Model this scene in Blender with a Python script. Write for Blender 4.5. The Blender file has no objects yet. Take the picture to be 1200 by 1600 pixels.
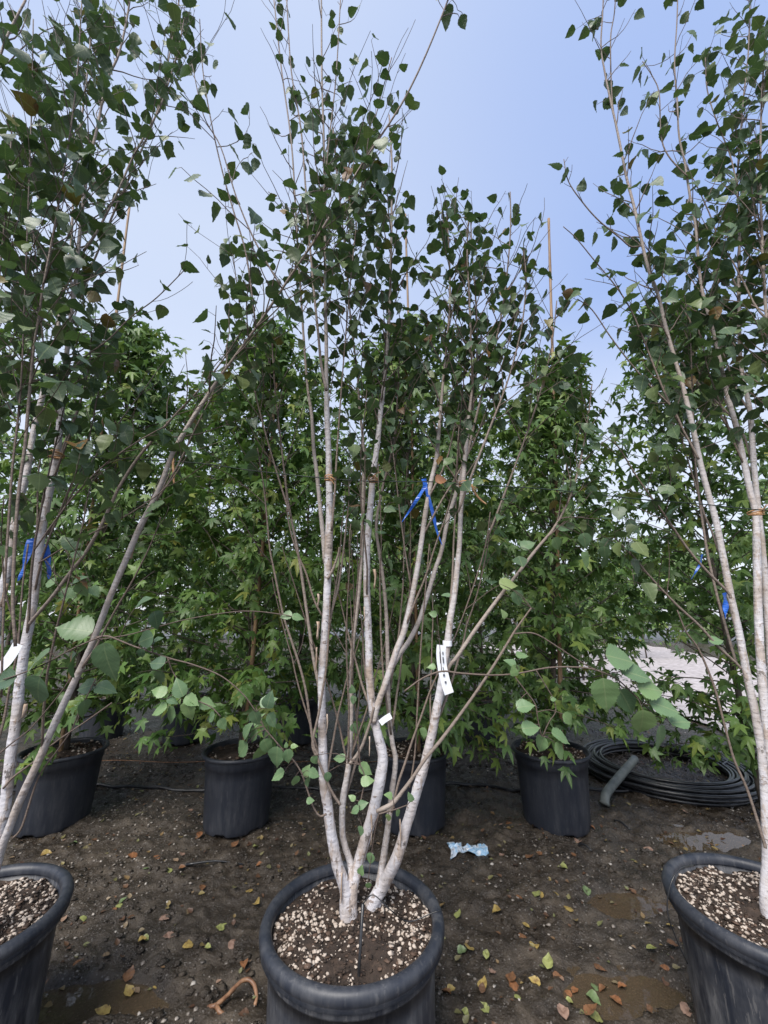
import bpy, math, random
import numpy as np
from mathutils import Vector, Matrix

R = math.radians
rng = np.random.default_rng(7)
random.seed(7)
SC = bpy.context.scene
COL = SC.collection

# ------------------------------------------------------------------ camera
CAM = np.array([0.0, 0.0, 1.36]); PITCH = R(14.5); FPX = 620.0
cd = bpy.data.cameras.new('camera'); cam = bpy.data.objects.new('camera', cd); COL.objects.link(cam)
cam.location = CAM; cam.rotation_euler = (R(90) + PITCH, 0, 0)
cd.sensor_fit = 'VERTICAL'; cd.sensor_height = 36.0; cd.lens = 36.0 * FPX / 1600.0
cd.clip_start = 0.02; cd.clip_end = 2000
SC.camera = cam

# ------------------------------------------------------------------ sky, sun, exposure
SUN_EL, SUN_AZ = R(52), R(205)          # azimuth from +Y clockwise; sun set behind the camera to light stems and soil
W = bpy.data.worlds.new('World'); SC.world = W; W.use_nodes = True
nt = W.node_tree; nt.nodes.clear()
def wn(t, **k):
    n = nt.nodes.new(t)
    for a, b in k.items(): setattr(n, a, b)
    return n
sky = wn('ShaderNodeTexSky', sky_type='NISHITA'); sky.sun_disc = False
sky.sun_elevation = SUN_EL; sky.sun_rotation = SUN_AZ; sky.air_density = 1.0; sky.dust_density = 2.0
tc = wn('ShaderNodeTexCoord'); sep = wn('ShaderNodeSeparateXYZ'); nt.links.new(tc.outputs['Generated'], sep.inputs[0])
mp = wn('ShaderNodeMapping'); mp.inputs['Scale'].default_value = (-1.0, 1.0, 1.6); mp.inputs['Location'].default_value = (7.3, 2.2, 0.0)
nt.links.new(tc.outputs['Generated'], mp.inputs[0])
nz = wn('ShaderNodeTexNoise'); nz.inputs['Scale'].default_value = 0.9; nz.inputs['Detail'].default_value = 1.6; nz.inputs['Roughness'].default_value = 0.35
nt.links.new(mp.outputs[0], nz.inputs['Vector'])
cr = wn('ShaderNodeValToRGB')           # even cloud deck, thinner (bluer) and thicker (whiter) patches
cr.color_ramp.elements[0].position = 0.36; cr.color_ramp.elements[0].color = (1.18, 1.60, 2.74, 1)
cr.color_ramp.elements[1].position = 0.66; cr.color_ramp.elements[1].color = (2.05, 2.32, 2.90, 1)
nt.links.new(nz.outputs['Fac'], cr.inputs[0])
hr = wn('ShaderNodeMapRange'); hr.inputs['From Min'].default_value = 0.0; hr.inputs['From Max'].default_value = 0.62
hr.inputs['To Min'].default_value = 1.0; hr.inputs['To Max'].default_value = 0.0
nt.links.new(sep.outputs['Z'], hr.inputs['Value'])
m1 = wn('ShaderNodeMix', data_type='RGBA'); m1.inputs[7].default_value = (2.8, 2.9, 3.15, 1)
nt.links.new(hr.outputs[0], m1.inputs[0]); nt.links.new(cr.outputs[0], m1.inputs[6])
m2 = wn('ShaderNodeMix', data_type='RGBA'); m2.inputs[0].default_value = 0.88
nt.links.new(sky.outputs[0], m2.inputs[6]); nt.links.new(m1.outputs[2], m2.inputs[7])
bg = wn('ShaderNodeBackground'); bg.inputs['Strength'].default_value = 0.10
nt.links.new(m2.outputs[2], bg.inputs[0])
wo = wn('ShaderNodeOutputWorld'); nt.links.new(bg.outputs[0], wo.inputs[0])

sd = bpy.data.lights.new('sun', 'SUN'); sun = bpy.data.objects.new('sun', sd); COL.objects.link(sun)
sd.energy = 1.5; sd.angle = R(35); sd.color = (1.0, 0.95, 0.88)
dv = Vector((math.sin(SUN_AZ) * math.cos(SUN_EL), math.cos(SUN_AZ) * math.cos(SUN_EL), math.sin(SUN_EL)))
sun.rotation_euler = (-dv).to_track_quat('-Z', 'Y').to_euler(); sun.location = dv * 20
vs = SC.view_settings; vs.view_transform = 'Standard'; vs.look = 'None'; vs.gamma = 1.0; vs.use_curve_mapping = False
vs.exposure = 1.75
SC.render.engine = 'CYCLES'
SC.cycles.use_denoising = True
SC.cycles.max_bounces = 5; SC.cycles.transparent_max_bounces = 6

# ------------------------------------------------------------------ image <-> space
FW = np.array([0, math.cos(PITCH), math.sin(PITCH)]); UP = np.array([0, -math.sin(PITCH), math.cos(PITCH)]); RT = np.array([1.0, 0, 0])
def ray(px, py): return FW * FPX + RT * (px - 600.0) + UP * (800.0 - py)
def at(px, py, Y, k=0.0):
    """point seen at a pixel on the (tilted) plane y = Y + k*(z-0.4)"""
    d = ray(px, py)
    t = (Y + k * (CAM[2] - 0.4)) / (d[1] - k * d[2])
    return CAM + d * t
def ground_at(px, py, z=0.0):
    d = ray(px, py); t = (z - CAM[2]) / d[2]
    return CAM + d * t
def proj(p):
    v = np.asarray(p) - CAM
    Z = v @ FW
    if Z < 0.05: return -9999, -9999, Z
    return 600 + FPX * v[0] / Z, 800 - FPX * (v @ UP) / Z, Z

# ------------------------------------------------------------------ materials
def mat(name):
    m = bpy.data.materials.new(name); m.use_nodes = True
    t = m.node_tree; b = t.nodes['Principled BSDF']
    return m, t, b
def N(t, typ, inp=None, **k):
    n = t.nodes.new(typ)
    for a, b in k.items(): setattr(n, a, b)
    if inp:
        for a, b in inp.items(): n.inputs[a].default_value = b
    return n
def ramp(t, stops, interp='LINEAR'):
    n = t.nodes.new('ShaderNodeValToRGB'); r = n.color_ramp; r.interpolation = interp
    while len(r.elements) < len(stops): r.elements.new(0.5)
    for e, (p, c) in zip(r.elements, stops):
        e.position = p; e.color = (c[0], c[1], c[2], 1) if len(c) == 3 else c
    return n
def objco(t, scale=(1, 1, 1)):
    c = N(t, 'ShaderNodeTexCoord'); m = N(t, 'ShaderNodeMapping'); m.inputs['Scale'].default_value = scale
    t.links.new(c.outputs['Object'], m.inputs[0]); return m.outputs[0]
def noise(t, co, scale, detail=4, rough=0.55):
    n = N(t, 'ShaderNodeTexNoise', {'Scale': scale, 'Detail': detail, 'Roughness': rough})
    if co is not None: t.links.new(co, n.inputs['Vector'])
    return n.outputs['Fac']
def math_(t, op, a, b=None):
    n = N(t, 'ShaderNodeMath', operation=op)
    for i, v in enumerate((a, b)):
        if v is None: continue
        if isinstance(v, (int, float)): n.inputs[i].default_value = v
        else: t.links.new(v, n.inputs[i])
    return n.outputs[0]
def mixc(t, f, a, b, mode='MIX'):
    n = N(t, 'ShaderNodeMix', data_type='RGBA', blend_type=mode)
    for i, v in ((0, f), (6, a), (7, b)):
        if isinstance(v, (int, float)): n.inputs[i].default_value = v
        elif isinstance(v, tuple): n.inputs[i].default_value = (v[0], v[1], v[2], 1)
        else: t.links.new(v, n.inputs[i])
    return n.outputs[2]
def bump(t, b, h, s=0.3, d=0.01):
    n = N(t, 'ShaderNodeBump', {'Strength': s, 'Distance': d}); t.links.new(h, n.inputs['Height']); t.links.new(n.outputs[0], b.inputs['Normal'])
    return n

def leaf_mat(name, stops, rough, transl, vein, spec=0.4, tcol=(0.10, 0.20, 0.03), veins='pinnate'):
    m, t, b = mat(name)
    g = N(t, 'ShaderNodeNewGeometry'); oi = N(t, 'ShaderNodeObjectInfo')
    r = math_(t, 'FRACT', math_(t, 'ADD', g.outputs['Random Per Island'], oi.outputs['Random']))
    cr_ = ramp(t, stops); t.links.new(r, cr_.inputs[0])
    uv = N(t, 'ShaderNodeUVMap'); s = N(t, 'ShaderNodeSeparateXYZ'); t.links.new(uv.outputs[0], s.inputs[0])
    au = math_(t, 'ABSOLUTE', s.outputs[0])
    mid = math_(t, 'LESS_THAN', au, 0.018)
    if veins == 'pinnate':
        v = math_(t, 'FRACT', math_(t, 'MULTIPLY', math_(t, 'SUBTRACT', s.outputs[1], math_(t, 'MULTIPLY', au, 0.85)), 8.5))
        side = math_(t, 'LESS_THAN', v, 0.10)
        vm = math_(t, 'MAXIMUM', mid, math_(t, 'MULTIPLY', side, 0.55))
    else:
        vm = mid
    c0 = cr_.outputs[0]
    c1 = mixc(t, math_(t, 'MULTIPLY', vm, 0.45), c0, vein)
    t.links.new(c1, b.inputs['Base Color'])
    b.inputs['Roughness'].default_value = rough; b.inputs['Specular IOR Level'].default_value = spec
    bump(t, b, vm, 0.35, 0.004)
    tr = N(t, 'ShaderNodeBsdfTranslucent'); t.links.new(mixc(t, 0.5, c1, tcol), tr.inputs[0])
    mx = N(t, 'ShaderNodeMixShader', {0: transl}); t.links.new(b.outputs[0], mx.inputs[1]); t.links.new(tr.outputs[0], mx.inputs[2])
    t.links.new(mx.outputs[0], t.nodes['Material Output'].inputs[0])
    return m
M = {}
M['birch_leaf'] = leaf_mat('birch_leaf', [(0, (0.042, 0.080, 0.045)), (0.45, (0.064, 0.110, 0.052)), (0.8, (0.088, 0.140, 0.060)), (0.978, (0.125, 0.160, 0.055)), (0.986, (0.19, 0.11, 0.03)), (1.0, (0.13, 0.06, 0.025))], 0.42, 0.19, (0.22, 0.28, 0.12), 0.5)
M['birch_leaf_fresh'] = leaf_mat('birch_leaf_fresh', [(0, (0.11, 0.19, 0.10)), (0.45, (0.15, 0.25, 0.115)), (0.9, (0.185, 0.295, 0.12)), (1.0, (0.25, 0.32, 0.13))], 0.40, 0.22, (0.30, 0.36, 0.18), 0.5)
M['gum_leaf'] = leaf_mat('gum_leaf', [(0, (0.070, 0.130, 0.045)), (0.5, (0.105, 0.185, 0.052)), (0.85, (0.145, 0.230, 0.058)), (0.985, (0.21, 0.27, 0.06)), (1.0, (0.28, 0.27, 0.06))], 0.42, 0.30, (0.16, 0.24, 0.08), 0.4, veins='none')
M['gum_leaf_gold'] = leaf_mat('gum_leaf_gold', [(0, (0.070, 0.145, 0.040)), (0.45, (0.105, 0.195, 0.048)), (0.85, (0.16, 0.245, 0.055)), (1.0, (0.27, 0.30, 0.07))], 0.42, 0.30, (0.20, 0.26, 0.08), 0.4, veins='none')  # yellower greens; on the second-row tree they stand in for yellow light
def dead_leaf(name, c1, c2):
    m, t, b = mat(name)
    uv = N(t, 'ShaderNodeUVMap'); oi = N(t, 'ShaderNodeObjectInfo'); g = N(t, 'ShaderNodeNewGeometry')
    ad = N(t, 'ShaderNodeVectorMath', operation='ADD'); t.links.new(uv.outputs[0], ad.inputs[0])
    t.links.new(math_(t, 'MULTIPLY', math_(t, 'ADD', oi.outputs['Random'], g.outputs['Random Per Island']), 30.0), ad.inputs[1])
    n1 = noise(t, ad.outputs[0], 3.5, 5, 0.65)
    cr_ = ramp(t, [(0.32, c2), (0.52, c1), (0.75, tuple(min(1, x * 1.25) for x in c1))]); t.links.new(n1, cr_.inputs[0])
    t.links.new(cr_.outputs[0], b.inputs['Base Color']); b.inputs['Roughness'].default_value = 0.42; b.inputs['Specular IOR Level'].default_value = 0.5
    bump(t, b, n1, 0.3, 0.004)
    return m
M['dead_yellow'] = dead_leaf('dead_yellow', (0.32, 0.235, 0.075), (0.17, 0.10, 0.035))
M['dead_lime'] = dead_leaf('dead_lime', (0.24, 0.26, 0.09), (0.13, 0.13, 0.045))
M['dead_green'] = dead_leaf('dead_green', (0.12, 0.17, 0.075), (0.07, 0.095, 0.04))
M['dead_brown'] = dead_leaf('dead_brown', (0.22, 0.10, 0.045), (0.09, 0.04, 0.02))
M['dead_orange'] = dead_leaf('dead_orange', (0.165, 0.082, 0.040), (0.08, 0.042, 0.024))
M['dead_pink'] = dead_leaf('dead_pink', (0.26, 0.17, 0.13), (0.14, 0.08, 0.055))

def bark_mat():
    m, t, b = mat('birch_bark')
    at_ = N(t, 'ShaderNodeAttribute', attribute_name='rad')
    co = objco(t, (1, 1, 1)); col_ = objco(t, (34, 34, 85)); cov = objco(t, (30, 30, 9))
    n1 = noise(t, co, 7, 4, 0.6)
    base = ramp(t, [(0.34, (0.33, 0.28, 0.25)), (0.42, (0.47, 0.435, 0.43)), (0.56, (0.55, 0.54, 0.575)), (0.66, (0.50, 0.47, 0.46)), (0.72, (0.34, 0.29, 0.25))]); t.links.new(n1, base.inputs[0])
    n2 = noise(t, col_, 1.0, 3, 0.5)
    len_ = ramp(t, [(0.635, (0, 0, 0)), (0.66, (1, 1, 1))]); t.links.new(n2, len_.inputs[0])
    n3 = noise(t, cov, 1.0, 5, 0.65)
    pat = ramp(t, [(0.54, (0, 0, 0)), (0.575, (1, 1, 1))]); t.links.new(n3, pat.inputs[0])
    n4 = noise(t, objco(t, (40, 40, 28)), 1.0, 4, 0.7)
    drk = ramp(t, [(0.62, (0, 0, 0)), (0.645, (1, 1, 1))]); t.links.new(n4, drk.inputs[0])
    c = mixc(t, math_(t, 'MULTIPLY', len_.outputs[0], 0.75), base.outputs[0], (0.17, 0.12, 0.095))
    c = mixc(t, math_(t, 'MULTIPLY', pat.outputs[0], 0.65), c, (0.33, 0.25, 0.19))
    c = mixc(t, math_(t, 'MULTIPLY', drk.outputs[0], 0.8), c, (0.10, 0.085, 0.075))
    tw = ramp(t, [(0.0018, (0.062, 0.042, 0.037)), (0.0040, (0.18, 0.14, 0.115)), (0.0070, (0.31, 0.26, 0.225)), (0.0125, (0.42, 0.38, 0.35))])
    t.links.new(at_.outputs['Fac'], tw.inputs[0])
    f = N(t, 'ShaderNodeMapRange', {'From Min': 0.0070, 'From Max': 0.0145}); t.links.new(at_.outputs['Fac'], f.inputs[0])
    c = mixc(t, f.outputs[0], tw.outputs[0], c)
    t.links.new(c, b.inputs['Base Color']); b.inputs['Roughness'].default_value = 0.62; b.inputs['Specular IOR Level'].default_value = 0.3
    h = math_(t, 'ADD', math_(t, 'MULTIPLY', n3, 0.8), math_(t, 'MULTIPLY', n2, 0.6))
    bump(t, b, h, 0.9, 0.008)
    return m
M['bark'] = bark_mat()
def simple(name, c1, c2, scale=(30, 30, 30), rough=0.6, spec=0.3, bs=0.3, bd=0.004, pos=(0.35, 0.65), detail=5):
    m, t, b = mat(name)
    n = noise(t, objco(t, scale), 1.0, detail, 0.6)
    cr_ = ramp(t, [(pos[0], c1), (pos[1], c2)]); t.links.new(n, cr_.inputs[0])
    t.links.new(cr_.outputs[0], b.inputs['Base Color']); b.inputs['Roughness'].default_value = rough; b.inputs['Specular IOR Level'].default_value = spec
    bump(t, b, n, bs, bd)
    return m
M['peel'] = simple('bark_peel', (0.34, 0.22, 0.14), (0.58, 0.48, 0.40), (60, 60, 25), 0.6)
M['gum_bark'] = simple('gum_bark', (0.055, 0.045, 0.038), (0.15, 0.125, 0.105), (60, 60, 15), 0.8)
M['bamboo'] = simple('bamboo', (0.17, 0.10, 0.055), (0.32, 0.215, 0.125), (50, 50, 6), 0.5)
M['twine'] = simple('twine', (0.34, 0.16, 0.07), (0.62, 0.40, 0.22), (120, 120, 60), 0.7)
M['wire'] = simple('wire', (0.012, 0.02, 0.016), (0.03, 0.045, 0.035), (80, 80, 80), 0.45)
M['rust'] = simple('rust', (0.20, 0.09, 0.045), (0.32, 0.18, 0.10), (20, 20, 20), 0.7)
M['ribbon'] = simple('ribbon', (0.008, 0.055, 0.34), (0.02, 0.13, 0.55), (25, 25, 12), 0.35, 0.5)
M['tag'] = simple('tag', (0.74, 0.77, 0.83), (0.86, 0.87, 0.90), (60, 60, 60), 0.4, 0.4, 0.05)
M['ink'] = simple('ink', (0.03, 0.035, 0.05), (0.12, 0.13, 0.16), (200, 200, 200), 0.6)
M['hose'] = simple('hose', (0.008, 0.009, 0.011), (0.040, 0.041, 0.045), (12, 12, 12), 0.30, 0.5, 0.1, 0.002)
M['greypipe'] = simple('greypipe', (0.10, 0.115, 0.115), (0.20, 0.22, 0.215), (14, 14, 14), 0.5, 0.4)
M['stalk'] = simple('stalk', (0.13, 0.062, 0.035), (0.32, 0.18, 0.10), (40, 40, 40), 0.45, 0.5)
M['pumice'] = simple('pumice', (0.20, 0.15, 0.115), (0.50, 0.43, 0.365), (45, 45, 45), 0.85, 0.2, 0.5, 0.003, (0.3, 0.55))
M['chip'] = simple('chip', (0.030, 0.019, 0.013), (0.135, 0.088, 0.064), (25, 25, 25), 0.75, 0.3, 0.4)
def stone_mat():
    m, t, b = mat('stone'); g = N(t, 'ShaderNodeNewGeometry')
    c = ramp(t, [(0.0, (0.035, 0.030, 0.025)), (0.40, (0.075, 0.065, 0.055)), (0.66, (0.15, 0.13, 0.11)), (0.86, (0.25, 0.22, 0.19)), (1.0, (0.40, 0.37, 0.33))]); t.links.new(g.outputs['Random Per Island'], c.inputs[0])
    t.links.new(c.outputs[0], b.inputs['Base Color']); b.inputs['Roughness'].default_value = 0.4
    return m
M['stone'] = stone_mat()
_unused = simple('stone', (0.045, 0.041, 0.037), (0.20, 0.185, 0.17), (28, 28, 28), 0.42, 0.5, 0.3, 0.003, (0.40, 0.70))
M['far_gravel'] = simple('far_gravel', (0.30, 0.27, 0.265), (0.50, 0.46, 0.46), (9, 9, 9), 0.9)
M['limewash'] = simple('limewash', (0.35, 0.36, 0.36), (0.62, 0.64, 0.65), (20, 20, 20), 0.7)
M['dry_grass'] = simple('dry_grass', (0.10, 0.085, 0.075), (0.34, 0.30, 0.27), (20, 20, 20), 0.8)

def pot_mat(name, wear):
    m, t, b = mat(name)
    cs = objco(t, (26, 26, 4.5)); co = objco(t, (1, 1, 1))
    n1 = noise(t, cs, 1.0, 6, 0.7)               # scuffs running down the side
    n2 = noise(t, co, 5.0, 4, 0.6)
    n3 = noise(t, objco(t, (90, 90, 12)), 1.0, 3, 0.6)
    a = ramp(t, [(0.40, (0, 0, 0)), (0.72, (1, 1, 1))]); t.links.new(n1, a.inputs[0])
    a2 = ramp(t, [(0.35, (0, 0, 0)), (0.65, (1, 1, 1))]); t.links.new(n2, a2.inputs[0])
    f = math_(t, 'MULTIPLY', math_(t, 'MULTIPLY', a.outputs[0], math_(t, 'ADD', a2.outputs[0], 0.25)), wear)
    f2 = math_(t, 'MULTIPLY', math_(t, 'GREATER_THAN', n3, 0.62), 0.25 * wear)
    c = mixc(t, f, (0.017, 0.021, 0.031), (0.15, 0.15, 0.155))
    c = mixc(t, f2, c, (0.24, 0.23, 0.22))
    t.links.new(c, b.inputs['Base Color'])
    rr = N(t, 'ShaderNodeMapRange', {'To Min': 0.34, 'To Max': 0.62}); t.links.new(n2, rr.inputs[0]); t.links.new(rr.outputs[0], b.inputs['Roughness'])
    b.inputs['Specular IOR Level'].default_value = 0.5
    bump(t, b, n3, 0.06, 0.002)
    return m
M['pot'] = pot_mat('pot_plastic', 1.0); M['pot_clean'] = pot_mat('pot_plastic_clean', 0.25); M['rim'] = pot_mat('pot_rim', 0.42)
M['rim_grey'] = M['rim']

def soil_mat():
    m, t, b = mat('potting_soil')
    co = objco(t)
    n1 = noise(t, co, 30, 6, 0.7); n2 = noise(t, co, 9, 3, 0.6)
    c = ramp(t, [(0.32, (0.014, 0.009, 0.006)), (0.55, (0.040, 0.026, 0.018)), (0.72, (0.095, 0.062, 0.043))]); t.links.new(n1, c.inputs[0])
    t.links.new(c.outputs[0], b.inputs['Base Color']); b.inputs['Roughness'].default_value = 0.85
    bump(t, b, n1, 0.8, 0.012)
    return m
M['soil'] = soil_mat()
def ground_mat():
    m, t, b = mat('wet_ground')
    co = objco(t)
    n0 = noise(t, co, 1.1, 3, 0.5); n1 = noise(t, co, 9, 6, 0.65); n2 = noise(t, co, 65, 5, 0.7)
    vo = N(t, 'ShaderNodeTexVoronoi', {'Scale': 75.0, 'Randomness': 1.0}); t.links.new(co, vo.inputs['Vector'])
    c = ramp(t, [(0.32, (0.018, 0.013, 0.009)), (0.5, (0.045, 0.034, 0.024)), (0.66, (0.10, 0.079, 0.058))]); t.links.new(n1, c.inputs[0])
    big = ramp(t, [(0.35, (0, 0, 0)), (0.65, (1, 1, 1))]); t.links.new(n0, big.inputs[0])
    c1 = mixc(t, math_(t, 'MULTIPLY', big.outputs[0], 0.45), c.outputs[0], (0.052, 0.045, 0.038))
    gs = ramp(t, [(0.0, (0.10, 0.09, 0.08)), (0.55, (0.30, 0.28, 0.26)), (0.8, (0.14, 0.10, 0.075)), (1.0, (0.42, 0.40, 0.37))]); t.links.new(vo.outputs['Color'], gs.inputs[0])
    sp = math_(t, 'MULTIPLY', math_(t, 'LESS_THAN', vo.outputs['Distance'], 0.26), math_(t, 'GREATER_THAN', n2, 0.50))
    c2 = mixc(t, math_(t, 'MULTIPLY', sp, 0.60), c1, gs.outputs[0])
    t.links.new(c2, b.inputs['Base Color'])
    rr = N(t, 'ShaderNodeMapRange', {'From Min': 0.3, 'From Max': 0.7, 'To Min': 0.12, 'To Max': 0.58}); t.links.new(n1, rr.inputs[0]); t.links.new(rr.outputs[0], b.inputs['Roughness'])
    b.inputs['Specular IOR Level'].default_value = 0.45
    h = math_(t, 'ADD', math_(t, 'MULTIPLY', n2, 0.7), math_(t, 'MULTIPLY', sp, 0.35))
    bump(t, b, h, 1.0, 0.016)
    return m
M['ground'] = ground_mat()
def water_mat():
    m, t, b = mat('puddle_water')
    b.inputs['Base Color'].default_value = (0.40, 0.30, 0.20, 1); b.inputs['Roughness'].default_value = 0.03
    b.inputs['IOR'].default_value = 1.33; b.inputs['Transmission Weight'].default_value = 0.85
    n = noise(t, objco(t), 16, 2, 0.5); bump(t, b, n, 0.05, 0.01)
    return m
M['water'] = water_mat()
def wrapper_mat():
    m, t, b = mat('wrapper')
    n = noise(t, objco(t, (22, 22, 22)), 1.0, 3, 0.5)
    c = ramp(t, [(0.38, (0.03, 0.03, 0.03)), (0.45, (0.55, 0.60, 0.66)), (0.58, (0.22, 0.42, 0.62)), (0.7, (0.70, 0.74, 0.78))]); t.links.new(n, c.inputs[0])
    t.links.new(c.outputs[0], b.inputs['Base Color']); b.inputs['Roughness'].default_value = 0.25
    return m
M['wrapper'] = wrapper_mat()

# ------------------------------------------------------------------ mesh helpers
class MB:
    def __init__(s): s.v = []; s.f = []; s.r = []; s.uv = None
    def tube(s, pts, rad, sides=6, cap=True, lump=0.0):
        pts = np.asarray(pts, float); n = len(pts); rad = np.asarray(rad, float) * np.ones(n)
        tg = np.gradient(pts, axis=0); tg /= np.linalg.norm(tg, axis=1)[:, None] + 1e-12
        a = np.array([1.0, 0, 0]) if abs(tg[0][0]) < 0.8 else np.array([0, 1.0, 0])
        u = np.cross(tg[0], a); u /= np.linalg.norm(u)
        b0 = len(s.v); th = np.arange(sides) * 2 * math.pi / sides
        for i in range(n):
            u = u - tg[i] * (u @ tg[i]); u /= np.linalg.norm(u) + 1e-12
            w = np.cross(tg[i], u)
            rr = rad[i] * (1 + (lump * rng.standard_normal(sides) if lump else 0))
            ring = pts[i] + np.outer(np.cos(th) * rr, u) + np.outer(np.sin(th) * rr, w)
            s.v.extend(ring.tolist()); s.r.extend([rad[i]] * sides)
        for i in range(n - 1):
            for j in range(sides):
                k = (j + 1) % sides; p = b0 + i * sides
                s.f.append((p + j, p + k, p + sides + k, p + sides + j))
        if cap:
            s.f.append(tuple(b0 + j for j in range(sides))[::-1]); s.f.append(tuple(b0 + (n - 1) * sides + j for j in range(sides)))
    def add(s, vs_, fs_, r=0.0):
        b0 = len(s.v); s.v.extend([tuple(map(float, q)) for q in vs_]); s.r.extend([r] * len(vs_)); s.f.extend([tuple(b0 + i for i in q) for q in fs_])
    def box(s, c, x, y, z):
        c = np.asarray(c, float); x, y, z = (np.asarray(q, float) for q in (x, y, z))
        vs_ = [c + a * x + b * y + d * z for d in (-1, 1) for b in (-1, 1) for a in (-1, 1)]
        s.add(vs_, [(0, 2, 3, 1), (4, 5, 7, 6), (0, 1, 5, 4), (2, 6, 7, 3), (0, 4, 6, 2), (1, 3, 7, 5)])
    def mesh(s, name, m, org=(0, 0, 0), smooth=True, rad=False):
        me = bpy.data.meshes.new(name)
        v = np.asarray(s.v, float) - np.asarray(org, float)
        me.from_pydata(v.tolist(), [], s.f); me.materials.append(m)
        if smooth: me.polygons.foreach_set('use_smooth', np.ones(len(me.polygons), bool))
        if rad:
            a = me.attributes.new('rad', 'FLOAT', 'POINT'); a.data.foreach_set('value', np.asarray(s.r, np.float32))
        me.update(); return me
def obj(name, me, parent=None, loc=(0, 0, 0)):
    o = bpy.data.objects.new(name, me); COL.objects.link(o); o.location = loc
    if parent is not None: o.parent = parent
    return o
def tag(o, label=None, cat=None, group=None, kind=None):
    if label: o['label'] = label
    if cat: o['category'] = cat
    if group: o['group'] = group
    if kind: o['kind'] = kind
    return o
def thing(name, loc, label, cat, group=None):
    return tag(obj(name, None, None, tuple(map(float, loc))), label, cat, group)
def one(name, mb, m, label, cat, group=None, org=None, smooth=True):
    """a thing that is one mesh, origin at its base"""
    v = np.asarray(mb.v)
    if org is None: org = (v[:, 0].mean(), v[:, 1].mean(), v[:, 2].min())
    return tag(obj(name, mb.mesh(name, m, org, smooth), None, org), label, cat, group)
def smooth_path(P, n=6):
    """Catmull-Rom through rows of P (any columns)"""
    P = np.asarray(P, float)
    if len(P) < 3: 
        t = np.linspace(0, 1, n + 1)[:, None]; return P[0] * (1 - t) + P[-1] * t
    Q = np.vstack([2 * P[0] - P[1], P, 2 * P[-1] - P[-2]]); out = []
    for i in range(1, len(Q) - 2):
        for t in np.arange(n) / n:
            a, b, c, d = Q[i - 1:i + 3]
            out.append(0.5 * (2 * b + (c - a) * t + (2 * a - 5 * b + 4 * c - d) * t * t + (3 * b - a - 3 * c + d) * t ** 3))
    out.append(P[-1]); return np.array(out)
_LAT = {}
def vnoise(x, y, seed=0):
    if seed not in _LAT: _LAT[seed] = np.random.default_rng(seed).random((256, 256))
    r = _LAT[seed]; xi = np.floor(x).astype(int); yi = np.floor(y).astype(int)
    fx = x - xi; fy = y - yi; fx = fx * fx * (3 - 2 * fx); fy = fy * fy * (3 - 2 * fy)
    g = lambda a, b: r[a & 255, b & 255]
    return (g(xi, yi) * (1 - fx) + g(xi + 1, yi) * fx) * (1 - fy) + (g(xi, yi + 1) * (1 - fx) + g(xi + 1, yi + 1) * fx) * fy - 0.5
def fbm(x, y, f, octv, seed=0, gain=0.5):
    s = 0; a = 1.0
    for o in range(octv): s = s + a * vnoise(x * f + 37.7 * o, y * f + 11.3 * o, seed + o); f *= 2.03; a *= gain
    return s

# ------------------------------------------------------------------ ground, puddles, gravel track
PUDDLES = []   # centre x, y, half sizes
for (px, py, hx, hy) in ((985, 1548, 120, 30), (985, 1410, 95, 22), (165, 1572, 125, 42), (1092, 1306, 60, 14)):
    c = ground_at(px, py); ex = ground_at(px + hx, py); t_ = ground_at(px, py - hy); b_ = ground_at(px, py + hy)
    PUDDLES.append(((c[0]), (t_[1] + b_[1]) / 2, ex[0] - c[0], (t_[1] - b_[1]) / 2))
WATER_Z = -0.020
def gheight(x, y):
    near = np.clip((9 - np.hypot(x, y - 1)) / 4, 0, 1)
    h = 0.030 * fbm(x, y, 1.3, 3, 11) + 0.020 * fbm(x * 0.8, y * 2.6, 2.4, 3, 21) + 0.034 * fbm(x, y, 9, 5, 31, 0.62)
    rut = np.exp(-((y - 1.78 - 0.05 * np.sin(x * 1.7)) / 0.09) ** 2) * 0.022 - np.exp(-((y - 1.55) / 0.10) ** 2) * 0.012
    h = h + rut * (0.6 + 1.2 * np.abs(fbm(x, y, 3, 2, 51)))
    wob = fbm(x, y, 3.5, 3, 61)
    for (cx, cy, rx, ry) in PUDDLES:
        d = np.sqrt(((x - cx) / rx) ** 2 + ((y - cy) / ry) ** 2) + 0.9 * wob
        k = np.clip((1.25 - d) / 0.5, 0, 1); k = k * k * (3 - 2 * k)
        h = h * (1 - 0.7 * k) - 0.034 * k
    keep = np.clip((h - WATER_Z) , -1, 1)
    h = np.where((h < WATER_Z + 0.003) & (np.min([((x - c[0]) / (1.8 * c[2])) ** 2 + ((y - c[1]) / (1.8 * c[3])) ** 2 for c in PUDDLES], axis=0) > 1), WATER_Z + 0.004, h)
    return h * near
def axis(lo, hi, step, far, grow=1.16):
    a = list(np.arange(lo, hi, step)); s = step; r = [a[-1]]; l = [a[0]]
    while r[-1] < far: s *= grow; r.append(r[-1] + s)
    s = step
    while l[-1] > -far: s *= grow; l.append(l[-1] - s)
    return np.array(l[:0:-1] + a + r[1:])
def grid_mesh(name, xs, ys, Z, m):
    nx, ny = len(xs), len(ys); X, Y = np.meshgrid(xs, ys); v = np.stack([X, Y, Z], -1).reshape(-1, 3).astype(np.float32)
    i = np.arange(nx - 1)[None, :] + np.arange(ny - 1)[:, None] * nx
    f = np.stack([i, i + 1, i + nx + 1, i + nx], -1).reshape(-1, 4)
    return raw_mesh(name, v, f, m)
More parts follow.
